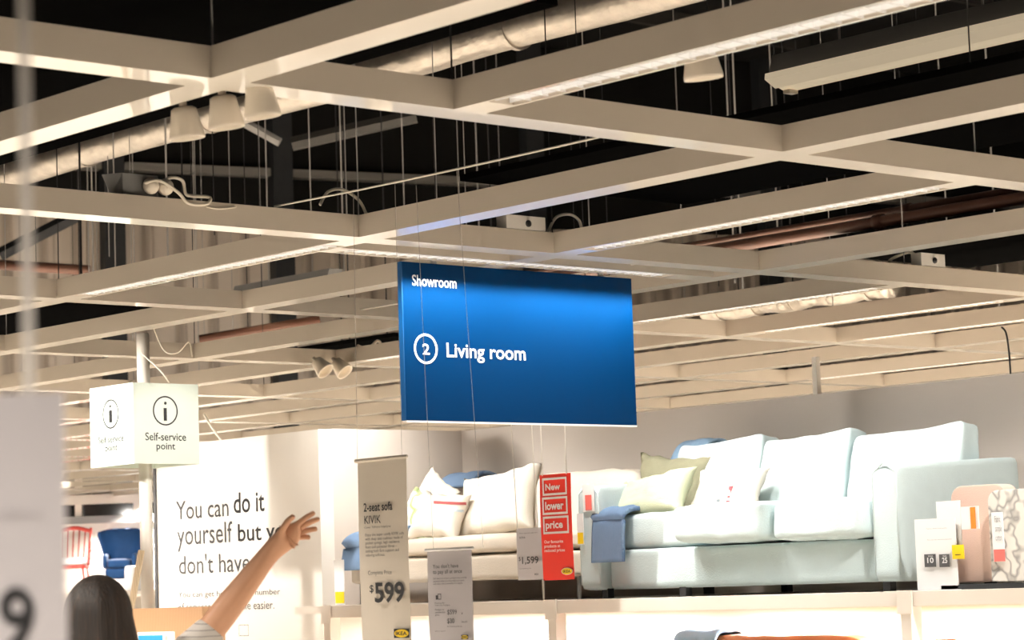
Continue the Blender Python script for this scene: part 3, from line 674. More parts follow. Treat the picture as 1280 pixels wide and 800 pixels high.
# ================================================================== SOFT GOODS
def rbox(w, d, h, k=7.0, n=10, crown=0.0, wr=0.0, seed=0.0):
    """soft box cushion: rounded edges, crowned top, small creases; centred on its base"""
    bm = bmesh.new(); bmesh.ops.create_cube(bm, size=2.0)
    bmesh.ops.subdivide_edges(bm, edges=bm.edges[:], cuts=n, use_grid_fill=True)
    for v in bm.verts:
        x, y, z = v.co
        s = (abs(x) ** k + abs(y) ** k + abs(z) ** k) ** (1 / k); m = max(abs(x), abs(y), abs(z)); f = m / s
        x, y, z = x * f, y * f, z * f
        cz = crown * max(0, 1 - x * x) * max(0, 1 - y * y)
        cx = crown * 0.35 * max(0, 1 - z * z) * max(0, 1 - y * y); cy = crown * 0.35 * max(0, 1 - z * z) * max(0, 1 - x * x)
        z2 = z * (1 + cz * 2)
        p = Vector((x * w / 2 * (1 + cx * 0.15), y * d / 2 * (1 + cy * 0.3), z2 * h / 2))
        if wr: p += Vector((noise.noise(p * 9 + Vector((seed, 0, 0))), noise.noise(p * 9 + Vector((0, seed, 5))), noise.noise(p * 9 + Vector((3, 0, seed))))) * wr
        v.co = p
    return bm
def pillow_bm(w, h, t, n=26, pinch=0.14, wr=0.010, seed=1.0):
    """scatter cushion lying in XZ, facing -Y; pinched corners and seam"""
    bm = bmesh.new(); g = {}
    for side in (1, -1):
        for i in range(n + 1):
            for j in range(n + 1):
                u = -1 + 2 * i / n; v = -1 + 2 * j / n
                edge = i in (0, n) or j in (0, n)
                if edge and side == -1: g[side, i, j] = g[1, i, j]; continue
                x = u * w / 2 * (1 - pinch * (1 - v * v)); z = v * h / 2 * (1 - pinch * (1 - u * u))
                th = t / 2 * (max(0, (1 - u ** 4)) * max(0, (1 - v ** 4))) ** 0.55
                rad = 1 - min(1, max(abs(u), abs(v)))
                p = Vector((x, 0, z)); cr = noise.noise(Vector((u * 3.2 + seed, v * 3.2, seed * 2 + side))) * wr * (1 + 2 * (u * u * v * v))
                g[side, i, j] = bm.verts.new((x, -side * (th + cr * (0 if edge else 1)), z + cr))
        for i in range(n):
            for j in range(n):
                f = (g[side, i, j], g[side, i + 1, j], g[side, i + 1, j + 1], g[side, i, j + 1])
                try: bm.faces.new(f if side == 1 else f[::-1])
                except ValueError: pass
    return bm
def xform(bm, loc, rx=0, ry=0, rz=0):
    m = Matrix.Translation(Vector(loc)) @ Matrix.Rotation(rz, 4, 'Z') @ Matrix.Rotation(rx, 4, 'X') @ Matrix.Rotation(ry, 4, 'Y')
    bmesh.ops.transform(bm, matrix=m, verts=bm.verts); return bm
def pillow(name, label, m, loc, w, h, t, rx=0.3, ry=0.0, rz=0.0, seed=1.0, group=None, stripes=None):
    o = obj(name, xform(pillow_bm(w, h, t, seed=seed), loc, rx, ry, rz), m, smooth=True)
    tag(o, label, 'cushion', group)
    return o
def sheet(path, x0, x1, th, label, name, m, cat, group=None, n=14, ripple=0.008, seed=0.0, fringe=False):
    """cloth strip: path in (y, z) swept from x0 to x1, with real thickness and soft ripples"""
    P = smooth_curve([(0, a, b) for a, b in path], 6); bm = bmesh.new(); top = []; bot = []
    for i, p in enumerate(P):
        a = P[max(i - 1, 0)]; b = P[min(i + 1, len(P) - 1)]; t = (b - a).normalized(); nn = Vector((0, -t.z, t.y))
        if nn.z < 0 and abs(t.y) > 0.5: nn = -nn
        ra, rb = [], []
        for k in range(n + 1):
            u = k / n; r = noise.noise(Vector((u * 5 + seed, i * 0.16, seed))) * ripple + math.sin(u * 9 + seed) * ripple * 0.5
            x = x0 + (x1 - x0) * u + noise.noise(Vector((seed, i * 0.13, 3))) * 0.006
            c = Vector((x, p.y, p.z)) + nn * (r + ripple * 1.5)
            ra.append(bm.verts.new(c + nn * th / 2)); rb.append(bm.verts.new(c - nn * th / 2))
        top.append(ra); bot.append(rb)
    L = len(P)
    for i in range(L - 1):
        for k in range(n):
            bm.faces.new((top[i][k], top[i][k + 1], top[i + 1][k + 1], top[i + 1][k])); bm.faces.new((bot[i][k], bot[i + 1][k], bot[i + 1][k + 1], bot[i][k + 1]))
        bm.faces.new((top[i][0], top[i + 1][0], bot[i + 1][0], bot[i][0])); bm.faces.new((top[i][n], bot[i][n], bot[i + 1][n], top[i + 1][n]))
    for k in range(n):
        bm.faces.new((top[0][k], bot[0][k], bot[0][k + 1], top[0][k + 1])); bm.faces.new((top[-1][k], top[-1][k + 1], bot[-1][k + 1], bot[-1][k]))
    return tag(obj(name, bm, m, smooth=True), label, cat, group)

# ------------------------------------------------------------------ pale mint three-seat sofa
X0, X1, YF, YB = -9.65, -7.50, 9.00, 9.92
ms = thing('sofa', 'pale mint three seat sofa on the upper right of the white rack', 'sofa', (-8.58, 9.46, ZP))
AW = 0.155; ZB = ZP + 0.042
bm = rbox(X1 - X0 - 2 * AW - 0.01, YB - YF - 0.06, 0.205, 30, 10); xform(bm, ((X0 + X1) / 2, (YF + YB) / 2 + 0.01, ZB + 0.1025)); obj('base_frame', bm, 'mint', ms, smooth=True)
bm = rbox(X1 - X0 - 2 * AW - 0.01, 0.16, 0.58, 14, 10); xform(bm, ((X0 + X1) / 2, YB - 0.09, ZB + 0.30)); obj('back_frame', bm, 'mint', ms, smooth=True)
for s, xa in ((0, X0), (1, X1 - AW)):
    bm = rbox(AW, YB - YF, 0.56, 26, 18, wr=0.002, seed=s)
    for v in bm.verts:
        if v.co.z > 0.18: v.co.z += 0.02 * (v.co.y / 0.46)
    xform(bm, (xa + AW / 2, (YF + YB) / 2, ZB + 0.5 * 0.56)); obj('arm', bm, 'mint', ms, smooth=True)
    # piping up the front edges of the arm
    bm = bmesh.new(); e = xa + (0.006 if s == 0 else AW - 0.006); i_ = xa + (AW - 0.006 if s == 0 else 0.006)
    tube(bm, [(e, YF + 0.004, ZB + 0.03), (e, YF + 0.004, ZB + 0.50), ((e + i_) / 2, YF + 0.002, ZB + 0.55), (i_, YF + 0.004, ZB + 0.50), (i_, YF + 0.004, ZB + 0.03)], 0.005, 6); obj('arm_piping', bm, 'mint', ms, smooth=True)
IX0, IX1 = X0 + AW + 0.008, X1 - AW - 0.008; cw = (IX1 - IX0) / 3
for k, (yo, sd) in enumerate(((0.045, 1), (-0.15, 2), (-0.08, 3))):
    dd = 0.66; bm = rbox(cw - 0.02, dd, 0.185, 9, 22, crown=0.05, wr=0.008, seed=sd)
    xform(bm, (IX0 + cw * (k + 0.5), YF + 0.02 + yo + dd / 2, ZB + (0.292, 0.306, 0.300)[k]), rx=(-0.01, -0.035, -0.01)[k], rz=(0, 0.05, 0)[k]); obj('seat_cushion', bm, 'mint', ms, smooth=True)
for k, (w2, ph, sd, yo, rz) in enumerate(((0.60, 0.385, 4, 0, 0.02), (0.60, 0.375, 5, -0.02, -0.03), (0.66, 0.36, 6, 0.0, 0.05))):
    bm = rbox(w2, 0.20, ph, 11, 18, crown=0.0, wr=0.008, seed=sd)
    for v in bm.verts:
        v.co.y *= 1.0 - 0.28 * max(0, v.co.z / (ph / 2)) ; v.co.z += 0.035 * (v.co.x / w2) * (1 if v.co.z > 0 else 0) + (0.03 * (abs(v.co.x) / (w2 / 2)) ** 5 if v.co.z > ph * 0.3 else 0)
    xform(bm, (IX0 + cw * (k + 0.5) + (0, 0, 0.05)[k], YB - 0.29, ZB + 0.365 + ph / 2), rx=-0.20, rz=rz); obj('back_cushion', bm, 'mint', ms, smooth=True)
for x in (X0 + 0.13, X1 - 0.13, (X0 + X1) / 2 - 0.38):
    for y in (YF + 0.07, YB - 0.1):
        bm = bmesh.new(); box(bm, x - 0.022, x + 0.022, y - 0.022, y + 0.022, ZP, ZB + 0.01); obj('leg', bm, 'blackmetal', ms, bevel=0.003)
seat = ZB + 0.372
pp = ony(840, 578, 9.52); pillow('scatter_cushion', 'dark olive cushion at the back left of the mint sofa', 'olive', (pp.x - 0.02, 9.55, pp.z - 0.14), 0.55, 0.38, 0.14, rx=-0.12, ry=0.07, rz=0.04, seed=2, group='cushions on the mint sofa')
pp = ony(826, 613, 9.25); pillow('scatter_cushion', 'pale green cushion leaning in front on the mint sofa', 'palegreen', (pp.x - 0.03, 9.22, pp.z - 0.038), 0.55, 0.29, 0.15, rx=-0.55, ry=-0.12, rz=-0.08, seed=5, group='cushions on the mint sofa')
pp = ony(912, 606, 9.38); c3 = pillow('scatter_cushion', 'off white cushion with small red and grey figures on mint sofa', 'offwhite', (pp.x, 9.37, pp.z - 0.03), 0.46, 0.25, 0.13, rx=-0.50, ry=0.02, rz=0.10, seed=9, group='cushions on the mint sofa')
def on_pillow(name, pts, m, parent, plane_y, t=0.004):
    """small printed figure following the cushion: a thin closed outline placed on its face"""
    bm = bmesh.new(); dg = bpy.context.evaluated_depsgraph_get(); out = []
    for x, y in pts:
        d = Vector(ray(x, y)).normalized(); o = Vector(EYE)
        hit, loc, nrm, idx = parent.ray_cast(o, d)
        if not hit: loc = o + d * (plane_y / d.y)
        out.append(bm.verts.new(loc - d * t))
    bm.faces.new(out); return obj(name, bm, m, parent)
bpy.context.view_layer.update()
MT['figred'] = mat('dark_red_print', (0.42, 0.06, 0.07), 0.9, var=0.1); MT['figgrey'] = mat('grey_print', (0.30, 0.33, 0.36), 0.9, var=0.1); MT['figpink'] = mat('pink_print', (0.80, 0.56, 0.50), 0.9, var=0.1)
for m, pts in (('figred', [(909, 622), (911, 608), (917, 607), (914, 614), (912, 622)]), ('figred', [(906, 632), (908, 626), (912, 626), (911, 632)]), ('figgrey', [(900, 611), (903, 606), (906, 609), (904, 615), (901, 614)]),
               ('figgrey', [(895, 632), (896, 624), (900, 624), (899, 632)]), ('figgrey', [(919, 621), (923, 615), (928, 618), (929, 622), (923, 625)]), ('figpink', [(868, 631), (870, 621), (890, 619), (890, 622), (873, 624), (872, 631)]), ('figpink', [(929, 628), (931, 620), (934, 621), (934, 629)])):
    on_pillow('printed_figure', pts, m, c3, 9.3)
xa, xb = ony(738, 690, 8.975).x, ony(777, 690, 8.975).x
sheet([(9.42, ZP + 0.452), (9.2, ZP + 0.452), (9.04, ZP + 0.435), (8.985, ZP + 0.36), (8.975, ZP + 0.185)], xa, xb, 0.022, 'blue knitted throw hanging over the left arm of the mint sofa', 'throw_blanket', 'denim', 'throw', 'blue throws', seed=1)
xa, xb = ony(866, 565, 9.85).x, ony(900, 560, 9.85).x
sheet([(9.66, 2.17), (9.74, 2.28), (9.83, 2.315), (9.925, 2.28), (9.95, 2.1)], xa, xb, 0.02, 'light blue throw over the back of the mint sofa', 'throw_blanket', 'blueknit', 'throw', 'blue throws', seed=3)

# ------------------------------------------------------------------ cream low sofa at left
CX0, CX1, CF, CB = -11.86, -9.80, 9.15, 10.08
cs = thing('sofa', 'cream low sofa behind the hanging price tags', 'sofa', (-10.85, 9.6, ZP))
bm = rbox(CX1 - CX0, CB - CF, 0.145, 14, 12, wr=0.003); xform(bm, ((CX0 + CX1) / 2, (CF + CB) / 2, ZP + 0.188)); obj('base_frame', bm, 'cream', cs, smooth=True)
bm = rbox(CX1 - CX0 - 0.02, CB - CF - 0.02, 0.10, 7, 16, crown=0.12, wr=0.005, seed=3); xform(bm, ((CX0 + CX1) / 2, (CF + CB) / 2 - 0.02, ZP + 0.315)); obj('seat_cushion', bm, 'cream', cs, smooth=True)
bm = rbox(CX1 - CX0 - 0.1, 0.22, 0.42, 6, 14, wr=0.006, seed=4); xform(bm, ((CX0 + CX1) / 2, CB - 0.10, ZP + 0.50), rx=-0.12); obj('backrest', bm, 'cream', cs, smooth=True)
for x in (CX0 + 0.09, CX1 - 0.09):
    for y in (CF + 0.06, CB - 0.08):
        bm = bmesh.new(); tube(bm, [(x, y, ZP), (x, y, ZP + 0.13)], 0.011, 10); obj('leg', bm, 'greymetal', cs, smooth=True)
bm = rbox(1.0, 0.24, 0.40, 5, 16, wr=0.008, seed=8)
pp = ony(718, 622, 9.62); xform(bm, (pp.x - 0.02, 9.72, ZP + 0.50), rx=-0.22, rz=0.02); obj('back_cushion', bm, 'offwhite', cs, smooth=True)
pp = ony(620, 630, 9.55); pillow('scatter_cushion', 'large plain off white cushion in the middle of the cream sofa', 'offwhite', (pp.x + 0.02, 9.55, pp.z), 0.62, 0.42, 0.18, rx=-0.35, ry=-0.12, rz=0.08, seed=11, group='cushions on the cream sofa')
pp = ony(556, 645, 9.40); c4 = pillow('scatter_cushion', 'off white striped cushion with dark red and blue bands on cream sofa', 'offwhite', (pp.x, 9.36, pp.z), 0.42, 0.30, 0.13, rx=-0.40, ry=0.10, rz=0.1, seed=13, group='cushions on the cream sofa')
pp = ony(530, 628, 9.62); pillow('scatter_cushion', 'off white cushion standing on its corner behind the leaf cushion', 'offwhite', (pp.x, 9.68, pp.z), 0.34, 0.34, 0.10, rx=-0.3, ry=0.55, rz=0.1, seed=15, group='cushions on the cream sofa')
pp = ony(524, 646, 9.45); pillow('scatter_cushion', 'leaf print cushion half hidden by the tall price tag', 'leaf', (pp.x, 9.47, pp.z), 0.34, 0.30, 0.12, rx=-0.35, ry=0.35, rz=0.15, seed=17, group='cushions on the cream sofa')
pp = ony(556, 608, 9.85); pillow('scatter_cushion', 'green cushion peeping over the back of cream sofa', 'leaf', (pp.x - 0.12, 9.95, pp.z - 0.12), 0.30, 0.30, 0.08, rx=-0.2, ry=0.3, seed=19, group='cushions on the cream sofa')
bpy.context.view_layer.update()
MT['bandred'] = mat('dark_red_band', (0.40, 0.10, 0.10), 0.9, var=0.1); MT['bandblue'] = mat('pale_blue_band', (0.58, 0.68, 0.74), 0.9, var=0.1)
def band(y0a, y0b, th, m):
    pts = [(542 + 44 * k / 14, y0a + (y0b - y0a) * k / 14) for k in range(15)]
    bm = bmesh.new(); rows = []
    for dy in (0, th):
        row = []
        for x, y in pts:
            d = Vector(ray(x, y + dy)).normalized(); hit, loc, nrm, idx = c4.ray_cast(Vector(EYE), d)
            row.append(bm.verts.new((loc if hit else Vector(EYE) + d * (9.36 / d.y)) - d * 0.004) if hit else None)
        rows.append(row)
    for k in range(14):
        q = (rows[0][k], rows[0][k + 1], rows[1][k + 1], rows[1][k])
        if all(q): bm.faces.new(q)
    obj('woven_band', bm, m, c4)
band(626, 628, 3.5, 'bandred'); band(634, 638, 3, 'bandblue')
xa, xb = ony(429, 700, 9.08).x, ony(466, 700, 9.08).x
sheet([(9.60, ZP + 0.40), (9.32, ZP + 0.395), (9.13, ZP + 0.36), (9.08, ZP + 0.28), (9.075, ZP + 0.2)], xa, xb, 0.05, 'blue folded throw on the left end of the cream sofa', 'throw_blanket', 'denim', 'throw', 'blue throws', seed=6, ripple=0.012)
xa, xb = ony(566, 605, 9.95).x, ony(604, 602, 9.95).x
sheet([(9.82, 2.17), (9.92, 2.24), (10.02, 2.25), (10.11, 2.20), (10.13, 2.05)], xa, xb, 0.02, 'blue throw over the backrest of the cream sofa', 'throw_blanket', 'denim', 'throw', 'blue throws', seed=8)

# ------------------------------------------------------------------ tan leather sofa on the lower level
lx0, lx1 = ony(852, 797, 9.5).x, ony(1086, 795, 9.5).x; LZ = 0.42
ls = thing('sofa', 'tan leather sofa on the lower level of the rack, only its top showing', 'sofa', (0.5 * (lx0 + lx1), 9.5, LZ))
zt = ony(980, 793.5, 9.5).z
bm = rbox(lx1 - lx0 + 0.3, 0.75, 0.30, 10, 10); xform(bm, ((lx0 + lx1) / 2, 9.45, LZ + 0.27)); obj('base_frame', bm, 'leather', ls, smooth=True)
bm = rbox(lx1 - lx0, 0.20, zt - LZ - 0.30, 7, 14, wr=0.008, seed=2); xform(bm, ((lx0 + lx1) / 2, 9.55, LZ + 0.30 + (zt - LZ - 0.30) / 2)); obj('backrest', bm, 'leather', ls, smooth=True)
for k in range(3):
    w3 = (lx1 - lx0) / 3; bm = rbox(w3 - 0.01, 0.55, 0.14, 6, 10, crown=0.1); xform(bm, (lx0 + w3 * (k + 0.5), 9.24, LZ + 0.47)); obj('seat_cushion', bm, 'leather', ls, smooth=True)
for x in (lx0 - 0.1, lx1 + 0.1):
    bm = rbox(0.16, 0.75, 0.30, 6, 10); xform(bm, (x, 9.45, LZ + 0.50)); obj('arm', bm, 'leather', ls, smooth=True)
    for y in (9.15, 9.75):
        bm = bmesh.new(); tube(bm, [(x, y, LZ), (x, y, LZ + 0.14)], 0.02, 8); obj('leg', bm, 'blackmetal', ls)
xa, xb = ony(857, 796, 9.5).x, ony(908, 795, 9.5).x
sheet([(9.40, zt - 0.2), (9.43, zt - 0.02), (9.52, zt + 0.008), (9.62, zt - 0.005), (9.68, zt - 0.2)], xa, xb, 0.02, 'blue throw over the leather sofa at bottom of the rack', 'throw_blanket', 'blueknit', 'throw', 'blue throws', seed=12)
qx0, qx1 = ony(1150, 798, 9.5).x, ony(1212, 797, 9.5).x; zq = ony(1180, 798, 9.5).z
lc = thing('armchair', 'brown leather chair back beside the leather sofa, right of the rack post', 'armchair', (0.5 * (qx0 + qx1), 9.5, LZ))
bm = rbox(qx1 - qx0, 0.16, zq - LZ - 0.3, 6, 12, wr=0.006); xform(bm, ((qx0 + qx1) / 2, 9.55, LZ + 0.30 + (zq - LZ - 0.3) / 2)); obj('backrest', bm, 'leather', lc, smooth=True)
bm = rbox(qx1 - qx0, 0.62, 0.24, 7, 10); xform(bm, ((qx0 + qx1) / 2, 9.36, LZ + 0.28)); obj('seat', bm, 'leather', lc, smooth=True)
for x in (qx0 + 0.05, qx1 - 0.05):
    for y in (9.12, 9.55):
        bm = bmesh.new(); tube(bm, [(x, y, LZ), (x, y, LZ + 0.17)], 0.015, 8); obj('leg', bm, 'blackmetal', lc)

# ================================================================== TAGS AND PRICE SIGNS
def curl_plate(tlx, trx, ztop, zbot, Y, curl, m, nm, parent, shear=0.0, th=0.002):
    bm = bmesh.new(); n = 16; F_, B_ = [], []
    for k in range(n + 1):
        u = k / n; z = ztop + (zbot - ztop) * u; yo = -curl * math.sin(u * PI) + curl * 0.4 * u; sx = shear * u
        F_.append([bm.verts.new((tlx + sx, Y + yo, z)), bm.verts.new((trx + sx, Y + yo, z))]); B_.append([bm.verts.new((tlx + sx, Y + yo + th, z)), bm.verts.new((trx + sx, Y + yo + th, z))])
    for k in range(n):
        a, b, c, d = F_[k], F_[k + 1], B_[k], B_[k + 1]
        bm.faces.new((a[0], b[0], b[1], a[1])); bm.faces.new((c[0], c[1], d[1], d[0])); bm.faces.new((a[0], c[0], d[0], b[0])); bm.faces.new((a[1], b[1], d[1], c[1]))
    bm.faces.new((F_[0][0], F_[0][1], B_[0][1], B_[0][0])); bm.faces.new((F_[-1][0], B_[-1][0], B_[-1][1], F_[-1][1]))
    return obj(nm, bm, m, parent, smooth=False)
def logo(P, bl, br, tl, t, right, m_bg='ink'):
    a, b, c = P(*bl), P(*br), P(*tl); r = Vector(right); w = (b - a).dot(r); h = c.z - a.z
    lg = obj('logo', plate_bm(a, right, w, h, 0.002), m_bg, t)
    mid = a + r * w / 2 + Vector((0, 0, h / 2)); bm = ring_bm(mid, w * 0.46, 9, right, squash=h / w * 0.95, off=0.003); sub(lg, obj('logo_oval', bm, 'yellow'))
    text_mesh('logo_letters', 'IKEA', a + r * w * 0.15 + Vector((0, 0, h * 0.30)), right, w * 0.70, h * 0.40, m_bg, bold=0.02, off=0.004, part_of=lg)
# string line that carries two of the tags
ca, cb = onx(343, 258, -8.50), Vector((-6.14, 5.92, 3.112)); ca.z = max(ca.z, ZT + 0.006)
cable([ca, ca.lerp(cb, 0.3) - Vector((0, 0, 0.006)), ca.lerp(cb, 0.65) - Vector((0, 0, 0.006)), cb], 0.004, 'thin pale line strung between two beams to carry price tags', 'string')
def line_at(px):
    best = min((k / 400 for k in range(401)), key=lambda t: abs(proj(ca.lerp(cb, t))[0] - px)); return ca.lerp(cb, best)
def proj(p):
    v = np.array(p) - EYE; return 640 + FPX * (_R @ v) / (_F @ v), 400 - FPX * (_U @ v) / (_F @ v)
YK = 6.12
s1, s2, s3, s4 = (line_at(p) for p in (442, 494, 520, 571))
kt = thing('price_tag', 'tall cream hanging price tag with 599 in front of the cream sofa', 'price tag', (ony(476, 574, YK).x, YK, ony(476, 574, YK).z), 'hanging price tags')
a, b = ony(447, 577, YK), ony(507.5, 570, YK); zt_ = 0.5 * (a.z + b.z); zb_ = ony(488, 830, YK).z
KA = a.x; KB = b.x
curl_plate(a.x, b.x, zt_, zb_, YK, 0.004, 'paper', 'tag_sheet', kt, shear=0.0)
bm = bmesh.new(); tube(bm, [(a.x - 0.012, YK, zt_), (b.x + 0.004, YK, zt_)], 0.008, 10); obj('hanging_rail', bm, 'paper', kt, smooth=True)
YKt = YK - 0.008
KP = lambda x, y: ony(x, y, YKt)
for s in (s1, s2):
    bm = bmesh.new(); tube(bm, [s, (s.x + 0.02 * (1 if s is s1 else -1), YK, zt_)], 0.0013, 6); obj('string', bm, 'thread', kt)
ptext('lettering', '2-seat sofa', KP, (455, 640), (491, 640), (455, 629), 'ink', kt, AX, bold=0.022)
ptext('lettering', 'KIVIK', KP, (456, 655), (476.5, 655), (456, 645), 'ink', kt, AX, bold=0.008)
ptext('small_print', 'Cover: Tallmyra beige/grey', KP, (456, 661.5), (489, 661.5), (456, 658), 'ink', kt, AX)
ptext('small_print', 'Enjoy the super comfy KIVIK sofa\nwith deep seat cushions made of\npocket springs, high resilience\nfoam and polyester fibres \u2013\nadding both firm support and\nrelaxing softness.', KP, (457.5, 697), (506, 697), (457.5, 667), 'ink', kt, AX)
ptext('lettering', 'Complete Price', KP, (460.5, 720.5), (490, 720.5), (460.5, 713.5), 'ink', kt, AX)
ptext('price_sign', '$', KP, (462.5, 742), (467.5, 742), (462.5, 731), 'ink', kt, AX, bold=0.01)
ptext('price', '599', KP, (469, 754), (506, 754), (469, 728), 'ink', kt, AX, bold=0.026)
logo(KP, (493, 797.5), (512.5, 797.5), (493, 786), kt, AX)
pt = thing('price_tag', 'grey hanging tag about paying in parts, right of the tall cream tag', 'price tag', (ony(560, 686, YK).x, YK, ony(560, 686, YK).z), 'hanging price tags')
a, b = ony(534, 688, YK), ony(589, 685, YK); zt_ = 0.5 * (a.z + b.z); zb_ = ony(560, 840, YK).z
curl_plate(a.x, b.x, zt_, zb_, YK, 0.003, 'lavpaper', 'tag_sheet', pt)
bm = bmesh.new(); tube(bm, [(a.x - 0.01, YK, zt_), (b.x + 0.01, YK, zt_)], 0.006, 10); obj('hanging_rail', bm, 'white', pt, smooth=True)
for s in (s3, s4):
    bm = bmesh.new(); tube(bm, [s, (s.x, YK, zt_)], 0.0013, 6); obj('string', bm, 'thread', pt)
for nm, body, bl, br, tl, bo in (('lettering', "You don't have\nto pay all at once", (541.5, 719), (578, 719), (541.5, 705.5), 0.012), ('small_print', 'Split the price of your purchase into monthly\npayments when you shop with us in store\nand online. Ask a co-worker for details.', (542, 731), (584, 731), (542, 722), 0),
                                 ('small_print', 'Financing offer\n2-seat sofa, beige/grey', (544, 758), (563, 758), (544, 753), 0), ('lettering', 'Product or\ncombination\nprice', (544.5, 770.5), (557, 770.5), (544.5, 761), 0.01),
                                 ('price', '$599', (559.5, 769), (571.5, 769), (559.5, 762), 0.012), ('price', '$30', (559.5, 780), (568.5, 780), (559.5, 773), 0.012), ('small_print', 'x', (577, 768), (579, 768), (577, 765.5), 0), ('small_print', '/month', (577, 778.5), (584.5, 778.5), (577, 775.5), 0),
                                 ('small_print', 'for 24 months at 0% rate', (559.5, 784), (578, 784), (559.5, 782), 0), ('small_print', 'Subject to approval', (544, 790), (557, 790), (544, 788), 0)):
    ptext(nm, body, KP, bl, br, tl, 'inkgrey', pt, AX, bold=bo)
a = KP(545, 749.5); bm = bmesh.new()
def mini(bm, o, pts, s): bm.faces.new([bm.verts.new(o + Vector((x * s, -0.001, y * s))) for x, y in pts])
mini(bm, a, [(0, 0), (0.012, 0), (0.012, 0.016), (0, 0.016)], 1.0)
obj('thumb_symbol', bm, 'inkgrey', pt)
b = KP(547.5, 749.5); c = KP(551, 756)
obj('hand_symbol', frame_bm(b, AX, 0.020, 0.022, 0.003), 'inkgrey', pt)
logo(KP, (577, 799), (586, 799), (577, 793.5), pt, AX)

cable([(-8.46 - W_, 8.60, ZC + 0.03), (-10.93, 8.60, ZC + 0.03)], 0.004, 'thin pale line above the blue sign holding the red tag strings', 'string')
# red sale tag and its lilac price card, on strings from the grid
YR = 8.60; RPx = lambda x, y: ony(x, y, YR - 0.006)
rt = thing('sale_tag', 'red hanging tag reading New lower price by the mint sofa', 'sale tag', (ony(693, 592, YR).x, YR, ony(693, 592, YR).z), 'hanging price tags')
a, b, z2 = ony(674.5, 594, YR), ony(713, 591, YR), ony(699, 725, YR).z; z1_ = 0.5 * (a.z + b.z)
curl_plate(a.x, b.x, z1_, z2, YR, 0.004, 'red', 'tag_sheet', rt, shear=0.0)
for body, (fx0, fy0, fx1, fy1), (tx0, ty0, tx1, ty1) in (('New', (678.5, 620, 709, 598), (682, 613.5, 700.5, 605)), ('lower', (678.5, 644, 710, 622), (682, 638, 705, 627.5)), ('price', (679.5, 668, 711.5, 646), (682.5, 664, 704, 652))):
    p0, p1, p2 = RPx(fx0, fy0), RPx(fx1, fy0), RPx(fx0, fy1)
    obj('letter_frame', frame_bm(p0, AX, p1.x - p0.x, p2.z - p0.z, 0.011), 'white', rt)
    ptext('lettering', body, RPx, (tx0, ty0), (tx1, ty0), (tx0, ty1), 'white', rt, AX, bold=0.03)
ptext('small_print', 'Our favourite\nproducts at\nreduced prices', RPx, (681, 691.5), (706.5, 691.5), (681, 675.5), 'white', rt, AX, bold=0.015)
p0, p1 = RPx(702, 713.5), RPx(716.5, 713.5); mid = RPx(709, 714)
w_ = p1.x - p0.x
o1 = obj('logo', ring_bm(mid, w_ * 0.5, 9, AX, squash=0.42, off=0.001), 'white', rt); sub(o1, obj('logo_oval', ring_bm(mid, w_ * 0.45, 9, AX, squash=0.40, off=0.002), 'yellow'))
text_mesh('logo_letters', 'IKEA', mid + Vector((-w_ * 0.32, 0, -w_ * 0.08)), AX, w_ * 0.64, w_ * 0.16, 'ink', bold=0.02, off=0.003, part_of=o1)
for px in (678, 708):
    q = ony(px, 592, YR); bm = bmesh.new(); tube(bm, [(q.x, YR, z1_ - 0.005), (q.x + 0.0, YR, ZC + 0.03)], 0.0032, 6); obj('string', bm, 'string', rt)
YL = 8.64; LPx = lambda x, y: ony(x, y, YL - 0.006)
lt = thing('price_tag', 'lilac price card with 1,599 hanging left of the red tag', 'price tag', (ony(662, 660, YL).x, YL, ony(662, 660, YL).z), 'hanging price tags')
a, b, z1_, z2 = ony(645.5, 660, YL), ony(677.5, 660, YL), ony(660, 660, YL).z, ony(660, 725, YL).z
curl_plate(a.x, b.x, z1_, z2, YL, 0.003, 'lavpaper', 'tag_sheet', lt)
for nm, body, bl, br, tl, bo in (('small_print', 'Three-seat sofa, pale mint', (649, 668), (672, 668), (649, 666), 0), ('lettering', 'SOFA', (649.5, 673.5), (657, 673.5), (649.5, 671), 0.01), ('price_sign', '$', (648.8, 702), (651.2, 702), (648.8, 696), 0.0),
                                 ('price', '1,599', (653, 706.5), (673.5, 706.5), (653, 696), 0.012), ('small_print', 'Complete price', (650, 712), (664, 712), (650, 710), 0), ('small_print', 'IKEA', (668.5, 719), (673.5, 719), (668.5, 716.5), 0.02)):
    ptext(nm, body, LPx, bl, br, tl, 'inkgrey', lt, AX, bold=bo)
for px in (646.5, 672):
    q = ony(px, 660, YL); bm = bmesh.new(); tube(bm, [(q.x, YL, z1_ - 0.004), (q.x, YR, ZC + 0.03)], 0.0030, 6); obj('string', bm, 'string', lt)
q = ony(667, 740, 8.83); bm = bmesh.new(); tube(bm, [(q.x, 8.90, ZP), (q.x, 8.90, ZP + 0.55)], 0.006, 8)
tag(obj('tag_rod', bm, 'string', smooth=True), 'thin pale rod standing on the rack behind the lilac price card', 'rod')

